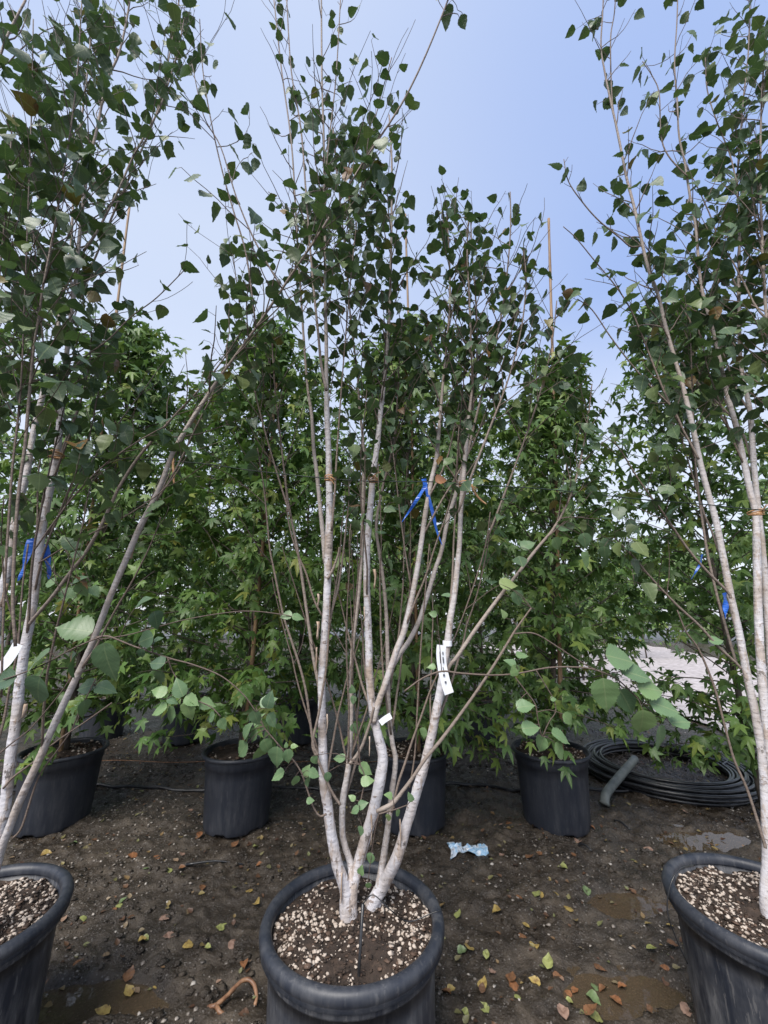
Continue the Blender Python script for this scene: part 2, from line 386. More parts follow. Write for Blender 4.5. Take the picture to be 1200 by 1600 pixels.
def raw_mesh(name, v, f, m, smooth=True, uv=None):
    """f: (n,k) int array"""
    me = bpy.data.meshes.new(name); n, k = f.shape
    me.vertices.add(len(v)); me.vertices.foreach_set('co', np.ascontiguousarray(v, np.float32).ravel())
    me.loops.add(n * k); me.loops.foreach_set('vertex_index', np.ascontiguousarray(f, np.int32).ravel())
    me.polygons.add(n); me.polygons.foreach_set('loop_start', np.arange(0, n * k, k, dtype=np.int32))
    me.materials.append(m)
    if uv is not None:
        l = me.uv_layers.new(name='uv'); l.data.foreach_set('uv', np.ascontiguousarray(uv[f.ravel()], np.float32).ravel())
    me.update(calc_edges=True)
    if smooth: me.polygons.foreach_set('use_smooth', np.ones(n, bool))
    return me
xs = axis(-2.3, 2.7, 0.0105, 350); ys = axis(0.55, 4.3, 0.0105, 350)
GX, GY = np.meshgrid(xs, ys)
tag(obj('ground', grid_mesh('ground', xs, ys, gheight(GX, GY), M['ground'])), 'dark wet gritty nursery soil', None, None, 'structure')
def gz(x, y): return float(gheight(np.array([float(x)]), np.array([float(y)]))[0])
for (cx, cy, rx, ry) in PUDDLES:
    mb = MB(); n = 40
    vs_ = [(cx, cy, WATER_Z)] + [(cx + 1.75 * rx * math.cos(a), cy + 1.75 * ry * math.sin(a), WATER_Z) for a in np.arange(n) * 2 * math.pi / n]
    mb.add(vs_, [(0, i + 1, (i + 1) % n + 1) for i in range(n)])
    tag(obj('puddle_water', mb.mesh('puddle_water', M['water'], (cx, cy, WATER_Z)), None, (cx, cy, WATER_Z)), None, None, None, 'structure')
# pale gravel track behind the rows on the right
mb = MB(); tx = np.linspace(0, 1, 30); L_, R_ = [], []
for t_ in tx:
    y = 4.9 + 14 * t_; w = 0.18 * math.sin(t_ * 41) + 0.1 * math.sin(t_ * 97)
    L_.append((3.75 + 0.03 * y + w, y, 0.03)); R_.append((7.2 + 0.25 * y - w, y, 0.03))
mb.add(L_ + R_, [(i, 30 + i, 31 + i, i + 1) for i in range(29)])
tag(obj('gravel_path', mb.mesh('gravel_path', M['far_gravel'])), 'pale gravel track behind the potted trees', None, None, 'structure')

def stones(n, sampler, smin, smax, name, m, parent=None, org=(0, 0, 0), flat=0.65, sink=0.3):
    """many small irregular stones in one mesh"""
    b = np.array([(1, 0, 0), (-1, 0, 0), (0, 1, 0), (0, -1, 0), (0, 0, 1), (0, 0, -1), (.6, .6, .5), (-.6, .6, .5), (.6, -.6, .5), (-.6, -.6, .5)], float)
    bf = np.array([(0, 6, 8), (6, 2, 7), (7, 1, 9), (9, 3, 8), (6, 7, 4), (7, 9, 4), (9, 8, 4), (8, 6, 4), (0, 2, 6), (2, 1, 7), (1, 3, 9), (3, 0, 8), (0, 5, 2), (2, 5, 1), (1, 5, 3), (3, 5, 0)])
    P = sampler(n); n = len(P); s = smin + (smax - smin) * rng.random(n) ** 2.2
    V = b[None] * (1 + 0.28 * rng.standard_normal((n, 10, 3))) * s[:, None, None] * np.array([1, 1, flat])
    sx = 0.7 + 0.6 * rng.random(n); V[:, :, 0] *= sx[:, None]
    a = rng.random(n) * 6.283; ca, sa = np.cos(a)[:, None], np.sin(a)[:, None]
    x, y = V[:, :, 0] * ca - V[:, :, 1] * sa, V[:, :, 0] * sa + V[:, :, 1] * ca
    V[:, :, 0], V[:, :, 1] = x, y
    P = P.copy(); P[:, 2] += s * flat * (1 - 2 * sink) * 0.6
    V += P[:, None, :]; V -= np.asarray(org)
    F = (bf[None] + (np.arange(n) * 10)[:, None, None]).reshape(-1, 3)
    return obj(name, raw_mesh(name, V.reshape(-1, 3), F, m, False), parent)
def ground_sampler(n):
    x = rng.uniform(-3.6, 3.6, n); y = 0.75 + 4.6 * rng.random(n) ** 1.3
    d = fbm(x, y, 1.2, 3, 91); ok = rng.random(n) < np.clip(0.55 + 1.5 * d, 0.05, 1)
    x, y = x[ok], y[ok]; z = gheight(x, y); ok = z > WATER_Z - 0.004
    return np.stack([x, y, z], -1)[ok]
def clod_sampler(n):
    x = rng.uniform(-3.4, 3.4, n); y = 0.75 + 3.9 * rng.random(n) ** 1.3
    ok = rng.random(n) < np.clip(0.35 + 2.4 * fbm(x * 0.7, y * 1.6, 2.2, 3, 191), 0.02, 1)
    x, y = x[ok], y[ok]; z = gheight(x, y); ok = z > WATER_Z + 0.002
    return np.stack([x, y, z], -1)[ok]
tag(stones(15000, clod_sampler, 0.004, 0.020, 'mud_clods', M['ground'], flat=0.55, sink=0.32), 'small clods of dark mud on the soil', 'mud', None, 'stuff')
tag(stones(42000, ground_sampler, 0.0018, 0.0105, 'gravel', M['stone']), 'small wet stones scattered over the dark soil', 'gravel', None, 'stuff')

# ------------------------------------------------------------------ pots
def lathe(mb, prof, n, foot=None):
    b0 = len(mb.v); th = np.arange(n) * 2 * math.pi / n
    for i, (r, z) in enumerate(prof):
        for j, a in enumerate(th):
            zz = z
            if foot and i in foot[0] and (j % foot[1]) in foot[2]: zz = z + foot[3]
            mb.v.append((r * math.cos(a), r * math.sin(a), zz)); mb.r.append(0)
    for i in range(len(prof) - 1):
        for j in range(n):
            k = (j + 1) % n; p = b0 + i * n
            mb.f.append((p + j, p + k, p + n + k, p + n + j))
def make_pot(loc, r, h, label, group, big, ry=0.0, rx=0.0, soil_drop=0.045):
    t_ = thing('plastic_pot', loc, label, 'plant pot', group); t_.rotation_euler = (rx, ry, random.uniform(0, 6.28))
    mb = MB(); rb = r * (0.86 if big else 0.80)
    R1 = r - 0.018
    if big:
        prof = [(rb - 0.03, 0.02), (rb - 0.02, 0.0), (rb - 0.003, 0.0), (rb, 0.004)]
        prof += [(rb + (R1 - 0.012 - rb) * k / 8, 0.004 + (h - 0.075) * k / 8) for k in range(1, 9)]
        prof += [(R1 - 0.011, h - 0.072), (R1 - 0.010, h - 0.069), (R1 + 0.004, h - 0.066), (R1 + 0.006, h - 0.060), (R1 + 0.008, h - 0.03), (R1 + 0.001, h - 0.02), (R1 - 0.012, h - 0.01), (R1 - 0.014, h - 0.09), (R1 - 0.02, h - 0.16)]
        lathe(mb, prof, 72)
    else:
        prof = [(rb - 0.03, 0.03), (rb - 0.012, 0.0), (rb - 0.003, 0.0), (rb, 0.006), (rb + 0.002, 0.028)]
        prof += [(rb + 0.002 + (R1 - 0.014 - rb) * k / 6, 0.028 + (h - 0.11) * k / 6) for k in range(1, 7)]
        prof += [(R1 - 0.006, h - 0.078), (R1 - 0.005, h - 0.03), (R1 - 0.010, h - 0.012), (R1 - 0.014, h - 0.09), (R1 - 0.02, h - 0.15)]
        lathe(mb, prof, 72, ((0, 1, 2, 3), 12, (0, 1, 2, 3), 0.014))
    pw = obj('pot_wall', mb.mesh('pot_wall', M['pot'] if big else M['pot_clean']), t_)
    mb = MB(); n = 10; q = 0.019 if big else 0.012
    prof = [(r - q * 0.9 + q * 1.0 * math.cos(a), h - q * 1.1 + q * 1.1 * math.sin(a)) for a in np.linspace(-1.5, 3.4, n)]
    prof = [(r - q * 1.2, h - q * 2.5), (r - q * 0.1, h - q * 2.3)] + prof[1:] if big else prof
    lathe(mb, prof, 72); obj('rim', mb.mesh('rim', M['rim'] if big else M['pot_clean']), pw)
    # soil: gently heaped, rough disc
    mb = MB(); rs = R1 - 0.015; rings = 22 if big else 12; seg = 64
    sz = lambda x, y: h - soil_drop + 0.016 * (1 - (math.hypot(x, y) / rs) ** 2) + (0.030 * float(fbm(np.array([x + loc[0]]), np.array([y + loc[1]]), 16, 4, 5)[0]))
    mb.v.append((0, 0, sz(0, 0))); mb.r.append(0)
    for i in range(1, rings + 1):
        for j in range(seg):
            a = j * 2 * math.pi / seg; x, y = rs * i / rings * math.cos(a), rs * i / rings * math.sin(a)
            mb.v.append((x, y, sz(x, y))); mb.r.append(0)
    for j in range(seg): mb.f.append((0, 1 + j, 1 + (j + 1) % seg))
    for i in range(rings - 1):
        for j in range(seg):
            p = 1 + i * seg; k = (j + 1) % seg
            mb.f.append((p + j, p + seg + j, p + seg + k, p + k))
    so = obj('potting_soil', mb.mesh('potting_soil', M['soil']), t_)
    def smp(n, clump=0.55):
        a = rng.random(n) * 6.283; rr = rs * 0.97 * np.sqrt(rng.random(n)); x, y = rr * np.cos(a), rr * np.sin(a)
        ok = (fbm(x + loc[0] * 3, y, 9, 2, 77) + 0.55 * (rr / rs - 0.45)) > rng.uniform(-0.35, 0.35, n) * clump
        x, y = x[ok], y[ok]; z = np.array([sz(p, q) for p, q in zip(x, y)])
        return np.stack([x, y, z], -1)
    if big:
        tag(stones(2300, lambda n: smp(n, 0.9), 0.0015, 0.0080, 'pumice', M['pumice'], so, flat=0.8, sink=0.15), kind='stuff')
        tag(stones(1500, lambda n: smp(n, 1.8), 0.0016, 0.011, 'bark_chips', M['chip'], so, flat=0.28, sink=0.1), kind='stuff')
        tag(stones(2600, lambda n: smp(n, 2.5), 0.0018, 0.0075, 'soil_crumbs', M['soil'], so, flat=0.7, sink=0.2), kind='stuff')
    else:
        tag(stones(160, smp, 0.004, 0.012, 'pumice', M['pumice'], so, flat=0.8, sink=0.15), kind='stuff')
        tag(stones(160, smp, 0.005, 0.022, 'bark_chips', M['chip'], so, flat=0.35, sink=0.1), kind='stuff')
    return t_, sz
FRONT = 'large pots of the front row'
PC = (-0.097, 1.535, 0.0); PL = (-1.325, 1.52, 0.0); PR = (1.255, 1.585, 0.0)
PR_, PH = 0.284, 0.45
pot_c, szc = make_pot(PC, PR_, PH, 'scuffed black plastic pot in the middle foreground holding the central birch', FRONT, True)
pot_l, _ = make_pot(PL, PR_, PH, 'scuffed black pot cut by the left edge, under the leaning white stems', FRONT, True)
pot_r, _ = make_pot(PR, PR_, PH, 'scuffed black pot cut by the right edge with a thin black tube beside it', FRONT, True, soil_drop=0.05)
BACK = 'pots of the second row'
ROW2 = [(-2.25, 3.13, 'black pot with a bamboo stake, behind the white stems of the leftmost birch'),
        (-1.00, 3.13, 'black pot with footed base behind the gap between the left and central birches'),
        (0.20, 3.13, 'black pot half hidden behind the stems of the central birch'),
        (1.17, 3.13, 'black pot left of the leaning grey pipe and the coil of black hose')]
for i, (x, y, l) in enumerate(ROW2): make_pot((x, y, 0), 0.262, 0.45, l, BACK, False, soil_drop=0.03)
ROW3 = [(-3.25, 5.05, 'dark pot in deep shade above the leftmost second-row pot'), (-2.25, 4.95, 'dark shaded pot below the drooping pale leaf cluster, third row'),
        (-0.98, 4.95, 'dark shaded pot just left of the central birch stems, third row'), (1.12, 4.95, 'greyish pot low under the foliage right of the central birch, third row')]
for (x, y, l) in ROW3: make_pot((x, y, 0), 0.265, 0.45, l, 'pots of the third row', False, soil_drop=0.03)

# ------------------------------------------------------------------ leaves
def birch_leaf_mesh(name, m, fold, droop, twist, wid=0.40, seed=0, n=12, tooth_=0.03):
    r = np.random.default_rng(seed); v, uv = [], []
    for i in range(n + 1):
        t_ = i / n
        w = wid * (math.sin(math.pi * min(1, t_ ** 0.66)) ** 0.72) * (1.0 - 0.30 * t_ ** 3) if 0 < i < n else 0.0
        tooth = 1 + tooth_ if i % 2 else 1 - tooth_
        w *= tooth
        yy = t_ - (0.02 if i % 2 else 0) * t_ + (0.04 if i == n else 0)
        z0 = -droop * t_ ** 2 + (0.015 if n < 15 else 0.002) * r.standard_normal()
        for sgn in (-1, 0, 1):
            x = sgn * w * (1 + 0.05 * r.standard_normal())
            z = z0 + fold * abs(x) + twist * x * t_ + (0.02 * r.standard_normal() if n < 15 else 0.025 * math.sin(9 * t_ + 2.2 * sgn + seed)) * abs(sgn) * math.sin(math.pi * t_)
            v.append((x, yy, z)); uv.append((sgn * w, t_))
    f = []
    for i in range(n):
        a = 3 * i
        f += [(a, a + 1, a + 4, a + 3), (a + 1, a + 2, a + 5, a + 4)]
    v = np.array(v); uv = np.array(uv); f = np.array(f)
    return v, f, uv, raw_mesh(name, v, f, m, True, uv)
BL = [birch_leaf_mesh('leaf', M['birch_leaf'], a, b, c, w, i) for i, (a, b, c, w) in enumerate([(0.25, 0.10, 0.1, 0.40), (0.45, 0.22, -0.2, 0.42), (0.12, 0.30, 0.3, 0.38), (-0.15, 0.12, 0.25, 0.41)])]
BLF = [birch_leaf_mesh('leaf', M['birch_leaf_fresh'], a, b, c, w, i + 9, 22, 0.055) for i, (a, b, c, w) in enumerate([(0.18, 0.10, 0.1, 0.38), (0.30, 0.18, -0.1, 0.40), (0.10, 0.22, 0.15, 0.37)])]
def gum_leaf_mesh(name, m, cup, seed):
    r = np.random.default_rng(seed)
    out = []   # star of five pointed lobes
    for a, l in ((118, 0.60), (58, 0.92), (0, 1.0), (-58, 0.92), (-118, 0.60)):
        l *= 1 + 0.06 * r.standard_normal()
        out += [(a + 15, l * 0.62), (a + r.normal(0, 3), l), (a - 15, l * 0.62)]
        if a > -118: out.append((a - 29, 0.36))
    v = [(0, 0.05, 0.0)]; f = []
    for i, (a, l) in enumerate(out):
        z = -cup * l * l + (0.05 if i % 4 == 3 else 0) + 0.03 * r.standard_normal()
        v.append((0.72 * l * math.sin(R(a)), 0.25 + 0.75 * l * math.cos(R(a)), z))
    v[0] = (0, 0.22, 0.06)
    n = len(out)
    for i in range(n - 1): f.append((0, i + 2, i + 1))
    v.append((0, 0.0, 0.0)); f.append((0, 1, n + 1)); f.append((0, n + 1, n))
    v = np.array(v); uv = v[:, :2].copy(); f = np.array(f)
    return v, f, uv, raw_mesh(name, v, f, m, False, uv)
GL = [gum_leaf_mesh('leaf', M['gum_leaf'], c, i) for i, c in enumerate((0.10, 0.25, 0.38))]
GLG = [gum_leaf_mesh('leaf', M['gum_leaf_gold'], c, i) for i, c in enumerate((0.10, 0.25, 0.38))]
def frame(tip, nrm):
    y = np.asarray(tip, float); y = y / (np.linalg.norm(y) + 1e-9)
    z = np.asarray(nrm, float); z = z - y * (z @ y); z /= np.linalg.norm(z) + 1e-9
    x = np.cross(y, z); return np.stack([x, y, z], 1)
class Leaves:
    """collects (pos, rot, size, variant); splits them into single leaf objects and one mass"""
    def __init__(s): s.L = []
    def add(s, p, Rm, size, var): s.L.append((np.asarray(p, float), Rm, size, var))
    def build(s, root, org, variants, nparts, forced=None):
        org = np.asarray(org, float); sc = []
        for i, (p, Rm, size, var) in enumerate(s.L):
            x, y, Z = proj(p + Rm[:, 1] * size * 0.5)
            inside = -20 < x < 1220 and -20 < y < 1620
            sc.append(size / Z if inside and Z > 0 else -1)
        order = np.argsort(-np.array(sc)) if sc else []
        parts = set(int(i) for i in order[:nparts] if sc[i] > 0) | (set(i for i, q in enumerate(s.L) if len(variants) > 4 and q[3] >= 4) if nparts else set())
        for i in parts:
            p, Rm, size, var = s.L[i]
            o = obj('leaf', variants[var % len(variants)][3], root)
            o.matrix_local = Matrix([[*(Rm[k] * size), p[k] - org[k]] for k in range(3)] + [[0, 0, 0, 1]])
        V, F, U = [], [], []; off = 0
        byv = {}
        for i in range(len(s.L)):
            if i not in parts: byv.setdefault(s.L[i][3] % len(variants), []).append(i)
        if not byv: return
        for var, ids in byv.items():
            v, f, uv, _ = variants[var]
            Rs = np.stack([s.L[i][1] * s.L[i][2] for i in ids]); Ps = np.stack([s.L[i][0] - org for i in ids])
            W_ = np.einsum('nij,vj->nvi', Rs, v) + Ps[:, None]
            V.append(W_.reshape(-1, 3)); U.append(np.tile(uv, (len(ids), 1)))
            F.append((f[None] + (off + np.arange(len(ids)) * len(v))[:, None, None]).reshape(-1, f.shape[1])); off += len(ids) * len(v)
        me = raw_mesh('foliage', np.vstack(V), np.vstack(F), variants[0][3].materials[0], variants[0][0].shape[0] > 30, np.vstack(U))
        tag(obj('foliage', me, root), kind='stuff')
unit = lambda v: v / (np.linalg.norm(v) + 1e-12)

# how leafy each hundred-pixel patch of the birches is (rows from the top of the crown down)
DENS = np.array([
 [.40, .50, .40, .22, .26, .14, .05, .00, .05, .28, .28, .42],
 [.48, .55, .48, .12, .16, .50, .16, .00, .16, .38, .36, .48],
 [.58, .60, .38, .20, .24, .85, .40, .05, .20, .38, .42, .58],
 [.52, .52, .32, .42, .80, .95, .80, .55, .30, .42, .62, .75],
 [.58, .55, .36, .60, .85, .95, .95, .80, .55, .42, .85, .90],
 [.68, .65, .52, .55, .85, .90, 1.0, .95, .65, .35, .90, .95],
 [.85, .75, .60, .50, .65, .65, .80, .85, .70, .50, .85, .90],
 [.70, .60, .50, .35, .40, .40, .55, .60, .70, .75, .75, .70],
 [.45, .40, .35, .20, .20, .18, .25, .35, .50, .60, .50, .35],
 [.20, .18, .12, .08, .08, .06, .08, .15, .20, .30, .25, .12],
 [.05, .05, .05, .02, .02, .02, .02, .03, .05, .08, .08, .04]])
def dens(p):
    x, y, Z = proj(p)
    if Z < 0.3: return 0.0
    if y < 0: return 0.3
    i = int(min(10, max(0, y // 100)))
    if y > 1100: return 0.0
    j = int(min(11, max(0, x // 100)))
    return DENS[i, j]

LEAF_SIZE = [(0.050, 0.080)]
def dress(mb, lv, path, rad, leafy=(0.0, 1.0), step=0.075, tl=(0.20, 0.58), size=None, spread=0.55, tdens=1.0):
    """grow side twigs with leaves from a stem path"""
    size = size or LEAF_SIZE[0]
    seg = np.linalg.norm(np.diff(path, axis=0), axis=1); s = np.concatenate([[0], np.cumsum(seg)]); L = s[-1]
    d = leafy[0] * L; ang = random.uniform(0, 6.28)
    while d < L * leafy[1]:
        d += 0.62 * step * random.uniform(0.6, 1.5); ang += 2.4
        if d >= L: break
        i = min(len(path) - 2, max(0, int(np.searchsorted(s, d)) - 1)); f = (d - s[i]) / (seg[i] + 1e-9)
        p = path[i] * (1 - f) + path[i + 1] * f; tg = unit(path[i + 1] - path[i]); r0 = rad[i]
        pr = dens(p + tg * 0.15)
        if random.random() > pr * tdens + 0.10: continue
        side = np.array([math.cos(ang), math.sin(ang), 0.0]); side = unit(side - tg * (side @ tg))
        ln = random.uniform(*tl) * (0.65 + 0.35 * (1 - d / L))
        n = 7; dirn = unit(tg * 0.72 + side * spread + rng.standard_normal(3) * 0.12); q = p.copy(); pts = [q]
        for k in range(n - 1):
            dirn = unit(dirn + rng.standard_normal(3) * 0.10 + np.array([0, 0, 0.03])); q = q + dirn * ln / (n - 1); pts.append(q)
        pts = np.array(pts); rt = min(0.0034, r0 * 0.6)
        leaf_twig(mb, lv, pts, rt, size)
    # leaves right at the tip
    if dens(path[-1]) > 0.1: leaf_twig(mb, lv, path[-8:], rad[-1], size, draw=False)
def leaf_twig(mb, lv, pts, rt, size, draw=True, gap=0.050, prob=None):
    rr = np.linspace(rt, 0.0010, len(pts))
    if draw: mb.tube(pts, rr, 4, False)
    seg = np.linalg.norm(np.diff(pts, axis=0), axis=1); s = np.concatenate([[0], np.cumsum(seg)]); d = 0.35 * s[-1] * random.random() + 0.03; flip = 1
    while d < s[-1] + 0.02:
        dd = min(d, s[-1] - 1e-4); i = max(0, int(np.searchsorted(s, dd)) - 1); f = (dd - s[i]) / (seg[i] + 1e-9)
        p = pts[i] * (1 - f) + pts[i + 1] * f; tg = unit(pts[i + 1] - pts[i])
        if random.random() < (prob if prob is not None else 0.10 + 0.90 * dens(p)):
            h = unit(np.cross(tg, rng.standard_normal(3))); flip = -flip
            pet = unit(h + 0.5 * tg + np.array([0, 0, 0.05])); pl = random.uniform(0.012, 0.026)
            e = p + pet * pl
            mb.tube([p, e], [0.0009, 0.0007], 3, False)
            tip = unit(pet * 0.7 + np.array([0, 0, -random.uniform(0.1, 1.25)]) + rng.standard_normal(3) * 0.25)
            nrm = np.array([0, 0, 1.0]) + rng.standard_normal(3) * 0.42 + pet * 0.35
            lv.add(e, frame(tip, nrm), random.uniform(*size), random.randrange(4))
        d += gap * random.uniform(0.55, 1.5)

def trace(pts, Y, k):
    """pixel polyline with widths -> smoothed path and radii; Y depth at soil, k lean in depth"""
    P = []
    for q in pts:
        yy = Y if q[1] < 1380 or q[0] < 100 or q[0] > 1100 else ground_at(q[0], 1437 if q[0] < 565 else 1424, 0.415)[1]
        p = at(q[0], q[1], yy, k); P.append((*p, max(0.0016, 0.5 * q[2] * (0.88 if q[1] > 600 else 0.72) / math.sqrt(1 + ((q[0] - 600) / FPX) ** 2) * proj(p)[2] / FPX)))
    if pts[0][1] > 1380: P.insert(0, (P[0][0], P[0][1], min(P[0][2] - 0.05, 0.38), P[0][3] * 1.45))
    S = smooth_path(P, 5); return S[:, :3], S[:, 3]

HERO_FRAME_N = unit(np.array([0, -0.85, 0.55]))
def hero(lv, mb, twigs, items, Y, fresh=7):
    T = np.vstack(twigs) if twigs else None
    for it in items:
        px, py, ln, ang = it[:4]; hr_ = np.random.default_rng(int(px * 7 + py)); yy = it[4] if len(it) > 4 else Y
        c = at(px, py, yy + hr_.uniform(-0.03, 0.03)); Z = proj(c)[2]
        tipd = RT * math.cos(R(ang)) + UP * math.sin(R(ang)); size = 0.90 * ln * Z / FPX
        tipd = unit(tipd + FW * hr_.uniform(-0.25, 0.25))
        nrm = HERO_FRAME_N + hr_.standard_normal(3) * 0.26
        base = c - tipd * size * 0.5
        lv.add(base, frame(tipd, nrm), size, fresh + random.randrange(3))
        if T is not None:
            d = np.linalg.norm(T - base, axis=1); i = int(d.argmin())
            if d[i] < 0.22:
                q = T[i]; m_ = (q + base) / 2 + np.array([0, 0, 0.12 * d[i]])
                mb.tube(smooth_path([q, m_, base], 3), np.linspace(0.0014, 0.0009, 7), 4, False)

def peel(root, org, px, py, Y, w, h, k=0.0):
    """curled sheet of loose bark"""
    c = at(px, py, Y - 0.02, k); Z = proj(c)[2]; w *= 0.55 * Z / FPX; h *= 0.9 * Z / FPX
    v, f = [], []; n = 5
    for j in range(n + 1):
        for i in range(4):
            u = i / 3; t_ = j / n; cu = math.sin(t_ * 3.1) * 0.35 * w
            v.append(c + np.array([(u - 0.5) * w * (0.25 + 0.75 * t_ * (1 - 0.5 * t_) + 0.2 * math.sin(7 * t_ + px + 2 * u)) + cu * 0.5, -0.012 * math.sin(u * 3.14) - cu * 0.5, (t_ - 0.5) * h]))
    for j in range(n):
        for i in range(3): a = j * 4 + i; f.append((a, a + 1, a + 5, a + 4))
    mb = MB(); mb.add(v, f); o = obj('bark_peel', mb.mesh('bark_peel', M['peel'], org), [c_ for c_ in root.children if c_.name.startswith('stem')][0])
    sm = o.modifiers.new('thickness', 'SOLIDIFY'); sm.thickness = 0.0015
def birch(label, org, stems, heroes, variants, nparts=300, nwhip=14):
    root = thing('birch_tree', org, label, 'birch tree', 'multi-stemmed birches of the front row'); lv = Leaves(); allp = []
    for st in stems:
        pts, Y, k = st['p'], st['Y'], st.get('k', 0.0)
        path, rad = trace(pts, Y, k); allp.append(path)
        mb = MB(); thick = rad.max() > 0.006
        mb.tube(path, rad, 12 if thick else 6, True, 0.035 if thick else 0.0)
        if st.get('leafy') is not None:
            dress(mb, lv, path, rad, st['leafy'], **st.get('kw', {}))
        if st.get('twig'): leaf_twig(mb, lv, path, rad[0], (0.055, 0.08), draw=False, gap=st['twig'], prob=0.8)
        if st.get('hero'): hero(lv, mb, [path], st['hero'], st.get('hY', Y), st.get('fresh', 4))
        obj('stem' if thick else 'branch', mb.mesh('stem', M['bark'], org, True, True), root)
    thick_p = [p for p, st in zip(allp, stems) if max(q[2] for q in st['p']) > 9]
    for i in range(nwhip):
        base = random.choice(thick_p); n_ = len(base); j = random.randint(int(n_ * 0.22), int(n_ * 0.55)); p = base[j]; tg = unit(base[min(n_ - 1, j + 2)] - base[j])
        a = random.uniform(0, 6.28); dirn = unit(tg + 0.35 * np.array([math.cos(a), math.sin(a), 0])); ln = random.uniform(0.55, 1.15); pts = [p]; q = p
        for k in range(13):
            dirn = unit(dirn + rng.standard_normal(3) * 0.045 + np.array([0, 0, 0.05])); q = q + dirn * ln / 13; pts.append(q)
        pts = np.array(pts); rad = np.linspace(random.uniform(0.0035, 0.0055), 0.0016, len(pts)); mb = MB(); mb.tube(pts, rad, 6)
        dress(mb, lv, pts, rad, (0.4, 1.0), step=0.09, tl=(0.08, 0.22))
        obj('branch', mb.mesh('stem', M['bark'], org, True, True), root)
    lv.build(root, org, variants, nparts)
    return root, allp
M['birch_leaf_big'] = leaf_mat('birch_leaf_big', [(0, (0.060, 0.112, 0.066)), (0.5, (0.080, 0.140, 0.074)), (1.0, (0.105, 0.170, 0.076))], 0.40, 0.18, (0.20, 0.26, 0.13), 0.5)
BLD = [birch_leaf_mesh('leaf', M['birch_leaf_big'], a, b, c, w, i + 19, 22, 0.05) for i, (a, b, c, w) in enumerate([(0.18, 0.10, 0.1, 0.40), (0.30, 0.18, -0.1, 0.41), (0.10, 0.22, 0.15, 0.39)])]
VAR = BL + BLF + BLD
# the mass keeps the material of the first variant, so fresh leaves are always single objects (they are the largest)

